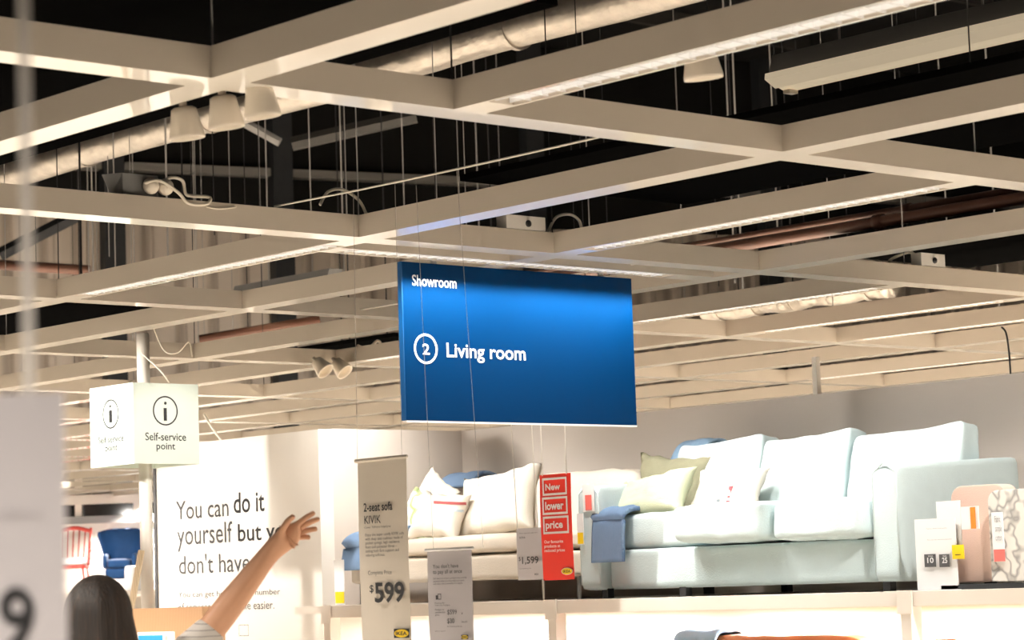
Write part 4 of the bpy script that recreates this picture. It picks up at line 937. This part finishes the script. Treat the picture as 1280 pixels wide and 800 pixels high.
# white arm tags
def arm_tag(px0, py0, px1, py1, Y, label, parts, group='white tags on the sofas'):
    a, b = ony(px0, py1, Y), ony(px1, py1, Y); z1_ = ony(px0, py0, Y).z
    t = thing('product_tag', label, 'product tag', (0.5 * (a.x + b.x), Y, a.z), group)
    bm = bmesh.new(); box(bm, a.x, b.x, Y, Y + 0.004, a.z, z1_); obj('tag_card', bm, 'white', t)
    for nm, m, x0, y0, x1, y1 in parts:
        p0, p1, p2 = ony(x0, y1, Y - 0.002), ony(x1, y1, Y - 0.002), ony(x0, y0, Y - 0.002)
        obj(nm, plate_bm(p0, AX, p1.x - p0.x, p2.z - p0.z, 0.001), m, t)
    return t
MT['palered'] = mat('pale_red_print', (0.80, 0.16, 0.14), 0.5, var=0.05)
arm_tag(729, 606, 743, 640, YF - 0.012, 'white tag with a red patch on the left arm of mint sofa', [('red_patch', 'palered', 732, 619, 740, 638)])
arm_tag(722, 642, 730, 681, YF - 0.02, 'narrow white and yellow tag beside the red tag', [('yellow_patch', 'yellow', 722.5, 666, 729.5, 680)])
arm_tag(419, 700, 431, 756, 9.06, 'narrow white and yellow tag left of the cream sofa throw', [('yellow_patch', 'yellow', 419.5, 740, 430.5, 754)])

# ------------------------------------------------------------------ price card stand and fabric samples at right
YS = 8.92; SPx = lambda x, y: ony(x, y, YS - 0.008)
st = thing('price_stand', 'white price card stand with 10 and 25 badges in front of mint sofa', 'price stand', (ony(1172, 735, YS).x, YS, ZP))
def card(px0, py0, px1, py1, y, nm, m='white', foot=None, parent=st):
    a, b = ony(px0, py1, y), ony(px1, py1, y); z1_ = ony((px0 + px1) / 2, py0, y).z; zb = foot if foot is not None else a.z
    bm = bmesh.new(); box(bm, a.x, b.x, y, y + 0.005, zb, z1_); return obj(nm, bm, m, parent, bevel=0.001)
card(1147, 648, 1198, 735, YS, 'front_card', foot=ZP + 0.002)
card(1173, 626, 1203, 690, YS + 0.012, 'rear_card')
bm = bmesh.new(); a, b = SPx(1147, 735), SPx(1198, 735); box(bm, a.x - 0.01, b.x + 0.01, YS - 0.03, YS + 0.06, ZP, ZP + 0.0018); obj('foot', bm, 'white', st)
for body, x0, x1 in (('10', 1156, 1170.5), ('25', 1174.5, 1187.5)):
    p0, p1, p2 = SPx(x0, 709), SPx(x1, 709), SPx(x0, 693)
    bd = obj('badge', plate_bm(p0, AX, p1.x - p0.x, p2.z - p0.z, 0.0005), 'badgegrey', st)
    ptext('badge_number', body, SPx, (x0 + 3.5, 704), (x1 - 3, 704), (x0 + 3.5, 697), 'white', st, AX, bold=0.02, part_of=bd)
    ptext('badge_word', 'YEAR', SPx, (x0 + 4, 696.3), (x1 - 4, 696.3), (x0 + 4, 694.3), 'white', st, AX, part_of=bd)
for y_, x0, x1 in ((662, 1158, 1184), (676, 1159, 1190)):
    ptext('small_print', 'Three-seat sofa with limited guarantee', SPx, (x0, y_), (x1, y_), (x0, y_ - 1.6), 'grey', st, AX)
ot = thing('product_tag', 'white tag with an orange stripe by the pink fabric sample', 'product tag', (ony(1212, 660, YS).x, YS - 0.02, ony(1212, 660, YS).z), 'white tags by the fabric samples')
card(1202, 633, 1224, 662, YS - 0.03, 'tag_card', parent=ot); OP = lambda x, y: ony(x, y, YS - 0.034)
p0, p1, p2 = OP(1214, 661), OP(1220.5, 661), OP(1214, 634); obj('orange_stripe', plate_bm(p0, AX, p1.x - p0.x, p2.z - p0.z, 0.001), 'orange', ot)
yt = thing('product_tag', 'small yellow tag on the white price stand edge', 'product tag', (ony(1196, 690, YS).x, YS - 0.012, ony(1196, 699, YS).z), 'white tags by the fabric samples')
card(1190.5, 681, 1205, 699, YS - 0.016, 'tag_card', 'yellow', parent=yt); OP2 = lambda x, y: ony(x, y, YS - 0.017)
p0, p1, p2 = OP2(1194, 694), OP2(1201, 694), OP2(1194, 693); obj('printed_line', plate_bm(p0, AX, p1.x - p0.x, p2.z - p0.z, 0.001), 'ink', yt)
def sample(px0, py0, px1, py1, y, th, m, label, rad=0.05, seed=0):
    a, b = ony(px0, py1, y), ony(px1, py1, y); z1_ = ony(px0, py0, y).z; z0_ = ZP + 0.03; w = b.x - a.x; h = z1_ - z0_
    bm = bmesh.new(); out = []
    n = 8
    out = [(w, 0)] + [(w - rad + rad * math.cos(k / n * PI / 2), h - rad + rad * math.sin(k / n * PI / 2)) for k in range(n + 1)] + [(rad - rad * math.sin(k / n * PI / 2), h - rad + rad * math.cos(k / n * PI / 2)) for k in range(n + 1)] + [(0, 0)]
    nb = 16; out += [(w * k / nb, 0.006 * noise.noise(Vector((k * 1.7, seed, 0)))) for k in range(1, nb)]
    A = [bm.verts.new((a.x + u, y, z0_ + v)) for u, v in out]; B = [bm.verts.new((a.x + u, y + th, z0_ + v)) for u, v in out]
    bm.faces.new(A); bm.faces.new(B[::-1]); L = len(out)
    for k in range(L): bm.faces.new((A[k], A[(k + 1) % L], B[(k + 1) % L], B[k]))
    return tag(obj('fabric_sample', bm, m, bevel=0.006), label, 'fabric sample', 'fabric samples on the rack')
sample(1194, 608, 1262, 729, 9.0, 0.10, 'pink', 'pale pink fabric sample panel behind the price stand', 0.06, 1)
sample(1240, 613, 1300, 729, 8.93, 0.05, 'pattern', 'grey patterned fabric sample at the right edge', 0.05, 2)
bm = bmesh.new(); a, b = ony(1190, 733, 9.0), ony(1300, 733, 9.0); box(bm, a.x, b.x, 8.92, 9.14, ZP, ZP + 0.022)
tag(obj('sample_tray', bm, 'darksteel', bevel=0.003), 'dark tray under the fabric samples on the rack', 'tray')
wt = thing('product_tag', 'long white tag with a red end on the patterned fabric', 'product tag', (ony(1246, 700, 8.92).x, 8.92, ony(1246, 700, 8.92).z), 'white tags by the fabric samples')
card(1242, 640, 1256, 702, 8.915, 'tag_card', parent=wt); OP3 = lambda x, y: ony(x, y, 8.913)
p0, p1, p2 = OP3(1243, 702), OP3(1257, 702), OP3(1243, 687); obj('red_patch', plate_bm(p0, AX, p1.x - p0.x, p2.z - p0.z, 0.001), 'palered', wt)
ptext('small_print', 'Fabric\nsample\ncotton', OP3, (1245, 676), (1253, 676), (1245, 645), 'grey', wt, AX)

# ================================================================== COUNTER, SCREEN, POLE BY THE TEXT WALL
KY = 7.4; a, b = ony(100, 762, KY), ony(253, 758.5, KY); KD = onx(281, 757.5, b.x).y
kc = thing('service_counter', 'oak service counter behind the person in front of text wall', 'counter', (0.5 * (a.x + b.x), KY, 0))
bm = bmesh.new(); box(bm, a.x, b.x, KY, KY + 0.03, 0, b.z); obj('front_panel', bm, 'oak', kc, bevel=0.003)
bm = bmesh.new(); box(bm, a.x, b.x - 0.031, KY + 0.031, KD, b.z - 0.5, b.z - 0.47); obj('shelf', bm, 'oak', kc)
bm = bmesh.new(); box(bm, b.x - 0.03, b.x, KY + 0.031, KD, 0, b.z); obj('side_panel', bm, 'oak', kc, bevel=0.002)
YT2 = KY - 0.30; a, b = ony(172, 815, YT2), ony(213, 815, YT2); zt2 = ony(195, 790, YT2).z; zb2 = zt2 - 0.22
tb = thing('touch_screen', 'white framed blue touch screen in front of the oak counter', 'screen', (0.5 * (a.x + b.x), YT2, 0))
bm = bmesh.new(); box(bm, a.x, b.x, YT2, YT2 + 0.03, zb2, zt2); obj('screen_frame', bm, 'white', tb, bevel=0.004)
bm = bmesh.new(); w = b.x - a.x; box(bm, a.x + w * 0.04, b.x - w * 0.22, YT2 - 0.002, YT2 - 0.0002, zb2 + 0.02, zt2 - 0.016); obj('screen_face', bm, 'screen', tb)
bm = bmesh.new(); box(bm, b.x - w * 0.15, b.x - w * 0.08, YT2 - 0.002, YT2 - 0.0002, zb2 + 0.03, zt2 - 0.02); obj('side_bar', bm, 'grey', tb)
bm = bmesh.new(); tube(bm, [(0.5 * (a.x + b.x), YT2 + 0.045, 0), (0.5 * (a.x + b.x), YT2 + 0.045, zb2 + 0.1)], 0.02, 10); obj('stand', bm, 'greymetal', tb)
p, q = ond(177, 688, 14.0), ond(162, 770, 14.0); bm = bmesh.new(); d = (q - p).normalized(); e = q + d * 1.7; e.z = max(e.z, 0)
e = p + (q - p) * (p.z / (p.z - q.z)); tube(bm, [p, e], 0.022, 4)
tag(obj('leaning_plank', bm, 'palewood'), 'pale wooden plank leaning left of the white pole', 'plank')

# ================================================================== FAR CHAIR BOOTH
DB = 37.0
fc = lambda x, y, d=DB: ond(x, y, d)
rgt = Vector((_R[0], _R[1], 0)).normalized(); fwd = Vector((_F[0], _F[1], 0)).normalized()
base = fc(150, 739); BZ = base.z
def boothbox(name, s0, s1, t0, t1, z0, z1, m, **k):
    bm = bmesh.new(); P = [base + rgt * s + fwd * t for s, t in ((s0, t0), (s1, t0), (s1, t1), (s0, t1))]
    v = [bm.verts.new((p.x, p.y, z0)) for p in P] + [bm.verts.new((p.x, p.y, z1)) for p in P]
    for f in ((3, 2, 1, 0), (4, 5, 6, 7), (0, 1, 5, 4), (1, 2, 6, 5), (2, 3, 7, 6), (3, 0, 4, 7)): bm.faces.new([v[i] for i in f])
    return obj(name, bm, m, **k)
bo = thing('chair_platform', 'white raised platform under the far chairs', 'platform', (base.x, base.y, 0))
boothbox('platform_deck', -2.2, 2.2, -0.9, 1.1, BZ - 0.06, BZ, 'rack', parent=bo)
for s in (-2.1, 0, 2.1): boothbox('post', s - 0.04, s + 0.04, -0.88, -0.8, 0, BZ - 0.061, 'rack', parent=bo)
zt3 = fc(110, 655, 38.4).z
boothbox('wall_booth', -2.4, 2.6, 1.12, 1.25, 0, zt3, 'wallwhite', kind='structure')
z4, z5, z6 = fc(110, 646, 38.4).z, fc(110, 631, 38.4).z, fc(110, 624, 38.4).z
boothbox('window_1', -2.4, 2.6, 1.2, 1.24, z4, z5, 'glassdark', kind='structure')
boothbox('trim_4', -2.4, 2.6, 1.0, 1.3, z5, z6 + 0.06, 'rack', kind='structure')
boothbox('trim_5', -2.4, 2.6, 1.0, 1.3, zt3, z4, 'grey', kind='structure')
for k, px in enumerate((98, 171)):
    s = (fc(px, 640, 38.2) - base).dot(rgt); boothbox('trim_%d' % (6 + k), s - 0.05, s + 0.05, 1.05, 1.19, z4, z5, 'rack', kind='structure')
# wing chair
def local(cx, s, t, z): p = base + rgt * (cx + s) + fwd * t; return Vector((p.x, p.y, BZ + z))
cxw = (fc(152, 739) - base).dot(rgt)
wc = thing('wing_chair', 'dark blue buttoned wing chair on the far platform', 'armchair', tuple(local(cxw, 0, 0, 0)))
H = 0.93; bm = bmesh.new(); n, mrows = 16, 14; front, back = [], []
for j in range(mrows + 1):
    v = j / mrows; z = 0.18 + v * (H - 0.18); hw = 0.19 + 0.17 * min(1, v * 1.15) ** 1.2; 
    if v > 0.88: hw *= 1 - 0.25 * ((v - 0.88) / 0.12) ** 2.5
    rf, rb = [], []
    for i in range(n + 1):
        u = -1 + 2 * i / n; wing = -0.20 * abs(u) ** 3 * (0.5 + 0.5 * v); lean = 0.10 * v
        tuft = -0.015 * (math.sin(u * 9) * math.sin(v * 22)) if abs(u) < 0.75 and v > 0.35 else 0
        zz = z - 0.03 * (abs(u) ** 4) * (1 if j == mrows else 0)
        rf.append(bm.verts.new(local(cxw, u * hw, 0.18 + wing + lean + tuft, zz))); rb.append(bm.verts.new(local(cxw, u * hw * 1.02, 0.28 + wing * 0.9 + lean, zz)))
    front.append(rf); back.append(rb)
for j in range(mrows):
    for i in range(n):
        bm.faces.new((front[j][i], front[j][i + 1], front[j + 1][i + 1], front[j + 1][i])); bm.faces.new((back[j][i], back[j + 1][i], back[j + 1][i + 1], back[j][i + 1]))
    bm.faces.new((front[j][0], front[j + 1][0], back[j + 1][0], back[j][0])); bm.faces.new((front[j][n], back[j][n], back[j + 1][n], front[j + 1][n]))
for i in range(n):
    bm.faces.new((front[0][i], back[0][i], back[0][i + 1], front[0][i + 1])); bm.faces.new((front[-1][i], front[-1][i + 1], back[-1][i + 1], back[-1][i]))
obj('backrest', bm, 'velvet', wc, smooth=True)
rzb = math.atan2(rgt.y, rgt.x)
bm = rbox(0.36, 0.46, 0.13, 6, 10, crown=0.1); xform(bm, local(cxw, 0, -0.02, 0.40), rz=rzb); obj('seat_cushion', bm, 'velvet', wc, smooth=True)
bm = rbox(0.42, 0.50, 0.16, 8, 8); xform(bm, local(cxw, 0, 0.0, 0.255), rz=rzb); obj('seat_base', bm, 'velvet', wc, smooth=True)
for s in (-1, 1):
    bm = rbox(0.08, 0.42, 0.22, 4, 10); xform(bm, local(cxw, s * 0.215, 0.02, 0.44), rz=rzb); obj('arm', bm, 'velvet', wc, smooth=True)
    for t in (-0.2, 0.2):
        bm = bmesh.new(); tube(bm, [local(cxw, s * 0.2, t, 0.19), local(cxw, s * 0.22, t * 1.1, 0)], [0.022, 0.013], 8); obj('leg', bm, 'blackmetal', wc, smooth=True)
# rocking chair
cxr = (fc(88, 739) - base).dot(rgt)
rc = thing('rocking_chair', 'red rocking chair with white seat cushion on the far platform', 'rocking chair', tuple(local(cxr, 0, 0, 0)))
L_ = lambda s, t, z: local(cxr, s, t, z)
for s in (-0.24, 0.24):
    bm = bmesh.new(); tube(bm, [L_(s, 0.18, 0.40), L_(s * 1.08, 0.34, 0.95)], 0.022, 8); obj('back_post', bm, 'redwood', rc, smooth=True)
    bm = bmesh.new(); tube(bm, smooth_curve([L_(s * 1.1, 0.24, 0.60), L_(s * 1.25, 0.0, 0.62), L_(s * 1.35, -0.22, 0.60)]), 0.02, 8); obj('arm', bm, 'redwood', rc, smooth=True)
    bm = bmesh.new(); tube(bm, [L_(s * 1.2, -0.16, 0.40), L_(s * 1.3, -0.17, 0.60)], 0.014, 8); obj('arm_post', bm, 'redwood', rc, smooth=True)
    for t in (-0.2, 0.2):
        bm = bmesh.new(); tube(bm, [L_(s * 0.9, t * 0.9, 0.36), L_(s * 1.1, t * 1.2, 0.04)], 0.017, 8); obj('leg', bm, 'redwood', rc, smooth=True)
    bm = bmesh.new(); tube(bm, smooth_curve([L_(s * 1.1, -0.42, 0.09), L_(s * 1.1, -0.15, 0.03), L_(s * 1.1, 0.15, 0.03), L_(s * 1.1, 0.45, 0.12)]), 0.018, 8); obj('rocker', bm, 'redwood', rc, smooth=True)
bm = bmesh.new(); tube(bm, smooth_curve([L_(-0.27, 0.33, 0.90), L_(0, 0.37, 0.96), L_(0.27, 0.33, 0.90)]), 0.03, 8); obj('top_rail', bm, 'redwood', rc, smooth=True)
for k in range(5):
    s = -0.16 + 0.08 * k; bm = bmesh.new(); tube(bm, [L_(s, 0.18, 0.40), L_(s * 1.1, 0.345, 0.92)], 0.011, 6); obj('spindle', bm, 'redwood', rc, smooth=True)
bm = rbox(0.52, 0.46, 0.05, 8, 8); xform(bm, L_(0, 0, 0.375), rz=rzb); obj('seat', bm, 'redwood', rc, smooth=True)
bm = rbox(0.54, 0.46, 0.11, 5, 10, crown=0.1); xform(bm, L_(0, -0.02, 0.455), rz=rzb); obj('seat_cushion', bm, 'white', rc, smooth=True)
s = (fc(175, 730, 36.6) - base).dot(rgt)
bm = rbox(0.22, 0.22, 0.36, 12, 6); xform(bm, local(s, -0.06, -0.5, 0.18)); tag(obj('white_stool', bm, 'white', smooth=False), 'small white block stool in front of the blue wing chair', 'stool')

# ================================================================== NEAR BLURRED PRICE TAG
DN = 2.2
p0, p1 = ond(-40, 492, DN), ond(79, 490, DN); zt4 = p1.z; zb4 = ond(40, 860, DN).z
nr = (p1 - p0); nr.z = 0; nr.normalize(); nn = nr.cross(Vector((0, 0, 1)))
nt = thing('price_tag', 'large blurred lilac price tag with digit 9 at left edge', 'price tag', tuple(0.5 * (p0 + p1)), 'hanging price tags')
bm = bmesh.new(); w = (p1 - p0).dot(nr)
P = [p0, p0 + nr * w, p0 + nr * w - nn * 0.003, p0 - nn * 0.003]
v = [bm.verts.new((q.x, q.y, zb4)) for q in P] + [bm.verts.new((q.x, q.y, zt4)) for q in P]
for f in ((3, 2, 1, 0), (4, 5, 6, 7), (0, 1, 5, 4), (1, 2, 6, 5), (2, 3, 7, 6), (3, 0, 4, 7)): bm.faces.new([v[i] for i in f])
obj('tag_sheet', bm, 'lavpaper', nt)
def NP(x, y):
    d = Vector(ray(x, y)); e = Vector(EYE); return e + d * ((p0 - e).dot(nn) / d.dot(nn))
ptext('price', '9', NP, (0, 817), (44, 817), (0, 734), 'ink', nt, nr, bold=0.02, off=0.002)
ptext('small_print', 'and softness', NP, (-30, 650), (52, 648), (-30, 636), 'lavpaper', nt, nr, off=0.002)
bm = bmesh.new(); c = NP(35, 495) - nn * 0.004; wq = 0.0062
wq = 0.0062; P = [c - nr * wq, c + nr * wq, c + nr * wq - nn * 0.001, c - nr * wq - nn * 0.001]
v = [bm.verts.new((q.x, q.y, zt4 - 0.01)) for q in P] + [bm.verts.new((q.x, q.y, ZC)) for q in P]
for f in ((3, 2, 1, 0), (4, 5, 6, 7), (0, 1, 5, 4), (1, 2, 6, 5), (2, 3, 7, 6), (3, 0, 4, 7)): bm.faces.new([v[i] for i in f])
obj('strap', bm, 'strap', nt)

# ================================================================== PERSON
DPN = 7.2; SCL = DPN / FPX
hc = ond(124, 772, DPN)                         # head centre
pr_, pf = rgt, fwd
def PL(s, t, z): p = hc + pr_ * s + pf * t; return Vector((p.x, p.y, z))
def PXP(x, y, t): p = ond(x, y, DPN + t); return p
HZ = hc.z
def skin(name, nodes, edges, m, parent, levels=2, root=0):
    me = bpy.data.meshes.new(name); me.from_pydata([tuple(p) for p, r in nodes], edges, [])
    o = bpy.data.objects.new(name, me); COL.objects.link(o)
    md = o.modifiers.new('skin', 'SKIN'); md.use_smooth_shade = True
    for i, (p, r) in enumerate(nodes):
        sv = me.skin_vertices[0].data[i]; sv.radius = r if isinstance(r, tuple) else (r, r); sv.use_root = (i == root)
    if levels: s = o.modifiers.new('sub', 'SUBSURF'); s.levels = levels; s.render_levels = levels
    dg = bpy.context.evaluated_depsgraph_get(); dg.update()
    me2 = bpy.data.meshes.new_from_object(o.evaluated_get(dg)); bpy.data.objects.remove(o)
    for p in me2.polygons: p.use_smooth = True
    me2.materials.clear(); me2.materials.append(MT[m])
    o = bpy.data.objects.new(name, me2); COL.objects.link(o)
    if parent is not None: o.parent = parent
    return o
N = []; E_ = []
def nd(p, r, par=None):
    N.append((p, r)); i = len(N) - 1
    if par is not None: E_.append((par, i))
    return i
pel = nd(PL(0, 0, HZ - 0.70), 0.13); wai = nd(PL(0, 0, HZ - 0.50), 0.105, pel); che = nd(PL(0, 0.01, HZ - 0.32), 0.12, wai); ub = nd(PL(0, 0, HZ - 0.22), 0.085, che)
nk = nd(PL(0, 0.0, HZ - 0.13), 0.045, ub); hd = nd(PL(0, 0.01, HZ - 0.05), (0.062, 0.07), nk); hd2 = nd(PL(0, 0.012, HZ + 0.03), (0.072, 0.085), hd); hd3 = nd(PL(0, 0.0, HZ + 0.085), (0.05, 0.06), hd2)
nose = nd(PL(0, 0.10, HZ - 0.015), 0.012, hd2)
for s in (-1, 1): nd(PL(s * 0.080, 0.0, HZ - 0.01), 0.014, hd2)
sr = nd(PL(0.155, 0.0, HZ - 0.20), 0.055, ub); elb = PXP(260, 792, 0.16); wri = PXP(338, 690, 0.20)
er = nd(elb, 0.046, sr); fm = nd(elb.lerp(wri, 0.35), 0.046, er); wr_ = nd(wri, (0.027, 0.032), fm)
pm = nd(PXP(352, 678, 0.20), (0.022, 0.038), wr_); kn = nd(PXP(366, 665, 0.20), (0.018, 0.040), pm)
for (x1, y1, d1), (x2, y2, d2), (x3, y3, d3) in (((372, 655, .19), (384, 646, .18), (394, 640, .175)), ((375, 660, .20), (389, 652, .19), (400, 648, .185)), ((375, 666, .21), (388, 662, .205), (397, 661, .20)), ((371, 672, .22), (381, 671, .22), (388, 672, .215))):
    a = nd(PXP(x1, y1, d1), 0.0095, kn); b = nd(PXP(x2, y2, d2), 0.0088, a); nd(PXP(x3, y3, d3), 0.0075, b)
th = nd(PXP(352, 664, 0.17), 0.011, pm); th2 = nd(PXP(359, 652, 0.155), 0.010, th); nd(PXP(368, 644, 0.15), 0.0085, th2)
sl_ = nd(PL(-0.155, 0.0, HZ - 0.20), 0.055, ub); el_ = nd(PL(-0.21, 0.0, HZ - 0.47), 0.036, sl_); wl_ = nd(PL(-0.20, 0.10, HZ - 0.70), 0.024, el_); pl_ = nd(PL(-0.20, 0.13, HZ - 0.78), (0.018, 0.034), wl_)
for k in range(4):
    a = nd(PL(-0.20, 0.115 + 0.02 * k - 0.01, HZ - 0.83), 0.009, pl_); b = nd(PL(-0.195, 0.12 + 0.02 * k - 0.01, HZ - 0.86), 0.0085, a); nd(PL(-0.187, 0.12 + 0.02 * k - 0.01, HZ - 0.885 + 0.006 * abs(k - 1)), 0.0075, b)
a = nd(PL(-0.185, 0.155, HZ - 0.76), 0.011, pl_); nd(PL(-0.175, 0.175, HZ - 0.80), 0.009, a)
for s in (-1, 1):
    h_ = nd(PL(s * 0.09, 0, HZ - 0.78), 0.085, pel); k_ = nd(PL(s * 0.10, 0.01, HZ - 1.10), 0.055, h_); an = nd(PL(s * 0.10, -0.02, 0.08), 0.035, k_); nd(PL(s * 0.11, 0.12, 0.035), 0.03, an)
person = skin('person', N, E_, 'skin', None)
tag(person, 'person with dark brown hair seen from behind, right arm raised, striped sleeve', 'person')
# shirt with sleeves
SN = [(PL(0, 0, HZ - 0.74), 0.150), (PL(0, 0, HZ - 0.50), 0.128), (PL(0, 0.01, HZ - 0.32), 0.140), (PL(0, 0, HZ - 0.215), 0.100), (PL(0, 0, HZ - 0.165), 0.062),
      (PL(0.155, 0, HZ - 0.20), 0.072), (PL(0.155, 0, HZ - 0.20).lerp(elb, 0.6), 0.062), (elb.lerp(wri, 0.00), 0.054), (elb.lerp(wri, 0.10), 0.050),
      (PL(-0.155, 0, HZ - 0.20), 0.072), (PL(-0.21, 0, HZ - 0.47), 0.055), (PL(-0.205, 0.04, HZ - 0.56), 0.05)]
skin('shirt', SN, [(0, 1), (1, 2), (2, 3), (3, 4), (3, 5), (5, 6), (6, 7), (7, 8), (3, 9), (9, 10), (10, 11)], 'shirt', person, root=2)
TN = [(PL(0, 0, HZ - 0.70), 0.145), (PL(0.09, 0, HZ - 0.80), 0.10), (PL(0.10, 0.01, HZ - 1.10), 0.075), (PL(0.10, -0.02, 0.10), 0.062), (PL(-0.09, 0, HZ - 0.80), 0.10), (PL(-0.10, 0.01, HZ - 1.10), 0.075), (PL(-0.10, -0.02, 0.10), 0.062)]
skin('trousers', TN, [(0, 1), (1, 2), (2, 3), (0, 4), (4, 5), (5, 6)], 'trousers', person)
for s in (-1, 1):
    skin('shoe', [(PL(s * 0.10, -0.05, 0.048), (0.045, 0.045)), (PL(s * 0.105, 0.06, 0.042), (0.045, 0.04)), (PL(s * 0.115, 0.16, 0.034), (0.038, 0.032))], [(0, 1), (1, 2)], 'shoe', person)
# hair: a full bob, longer at the back
bm = bmesh.new(); nu, nv = 40, 22; rows = []
for j in range(nv + 1):
    v = j / nv; row = []
    for i in range(nu):
        a = 2 * PI * i / nu; c, s = math.cos(a), math.sin(a)          # s>0 = towards the face
        if v < 0.45:
            q = v / 0.45 * PI / 2; r = math.sin(q); z = HZ + 0.005 + 0.118 * math.cos(q); k = 0.098 * r; kf = 0.108 * r
        else:
            q = (v - 0.45) / 0.55; z = HZ + 0.005 - 0.26 * q; k = 0.098 + 0.028 * math.sin(q * PI * 0.6); kf = 0.108 + 0.015 * q
        y = s * kf
        if s > 0.2 and v > 0.35: y = min(y, 0.045 - 0.03 * (v - 0.35))     # open at the face
        strand = 0.006 * noise.noise(Vector((a * 6, v * 1.2, 0))) + 0.0012 * math.sin(a * 31 + v * 3)
        row.append(bm.verts.new(PL(c * (k + strand), y - 0.012 + strand * s, z + (0.01 * noise.noise(Vector((a * 3, 9, 0))) if j == nv else 0))))
    rows.append(row)
for j in range(nv):
    for i in range(nu):
        bm.faces.new((rows[j][i], rows[j][(i + 1) % nu], rows[j + 1][(i + 1) % nu], rows[j + 1][i]))
bm.faces.new(rows[-1][::-1]); bmesh.ops.remove_doubles(bm, verts=rows[0], dist=0.002)
obj('hair', bm, 'hair', person, smooth=True)
for s in (-1, 1):
    bm = bmesh.new(); bmesh.ops.create_icosphere(bm, subdivisions=2, radius=0.011); bmesh.ops.translate(bm, verts=bm.verts, vec=PL(s * 0.03, 0.088, HZ + 0.005)); obj('eye', bm, 'white', person, smooth=True)
bm = bmesh.new(); tube(bm, smooth_curve([PL(-0.022, 0.082, HZ - 0.055), PL(0, 0.09, HZ - 0.057), PL(0.022, 0.082, HZ - 0.055)]), 0.005, 6); obj('mouth', bm, 'palered', person, smooth=True)
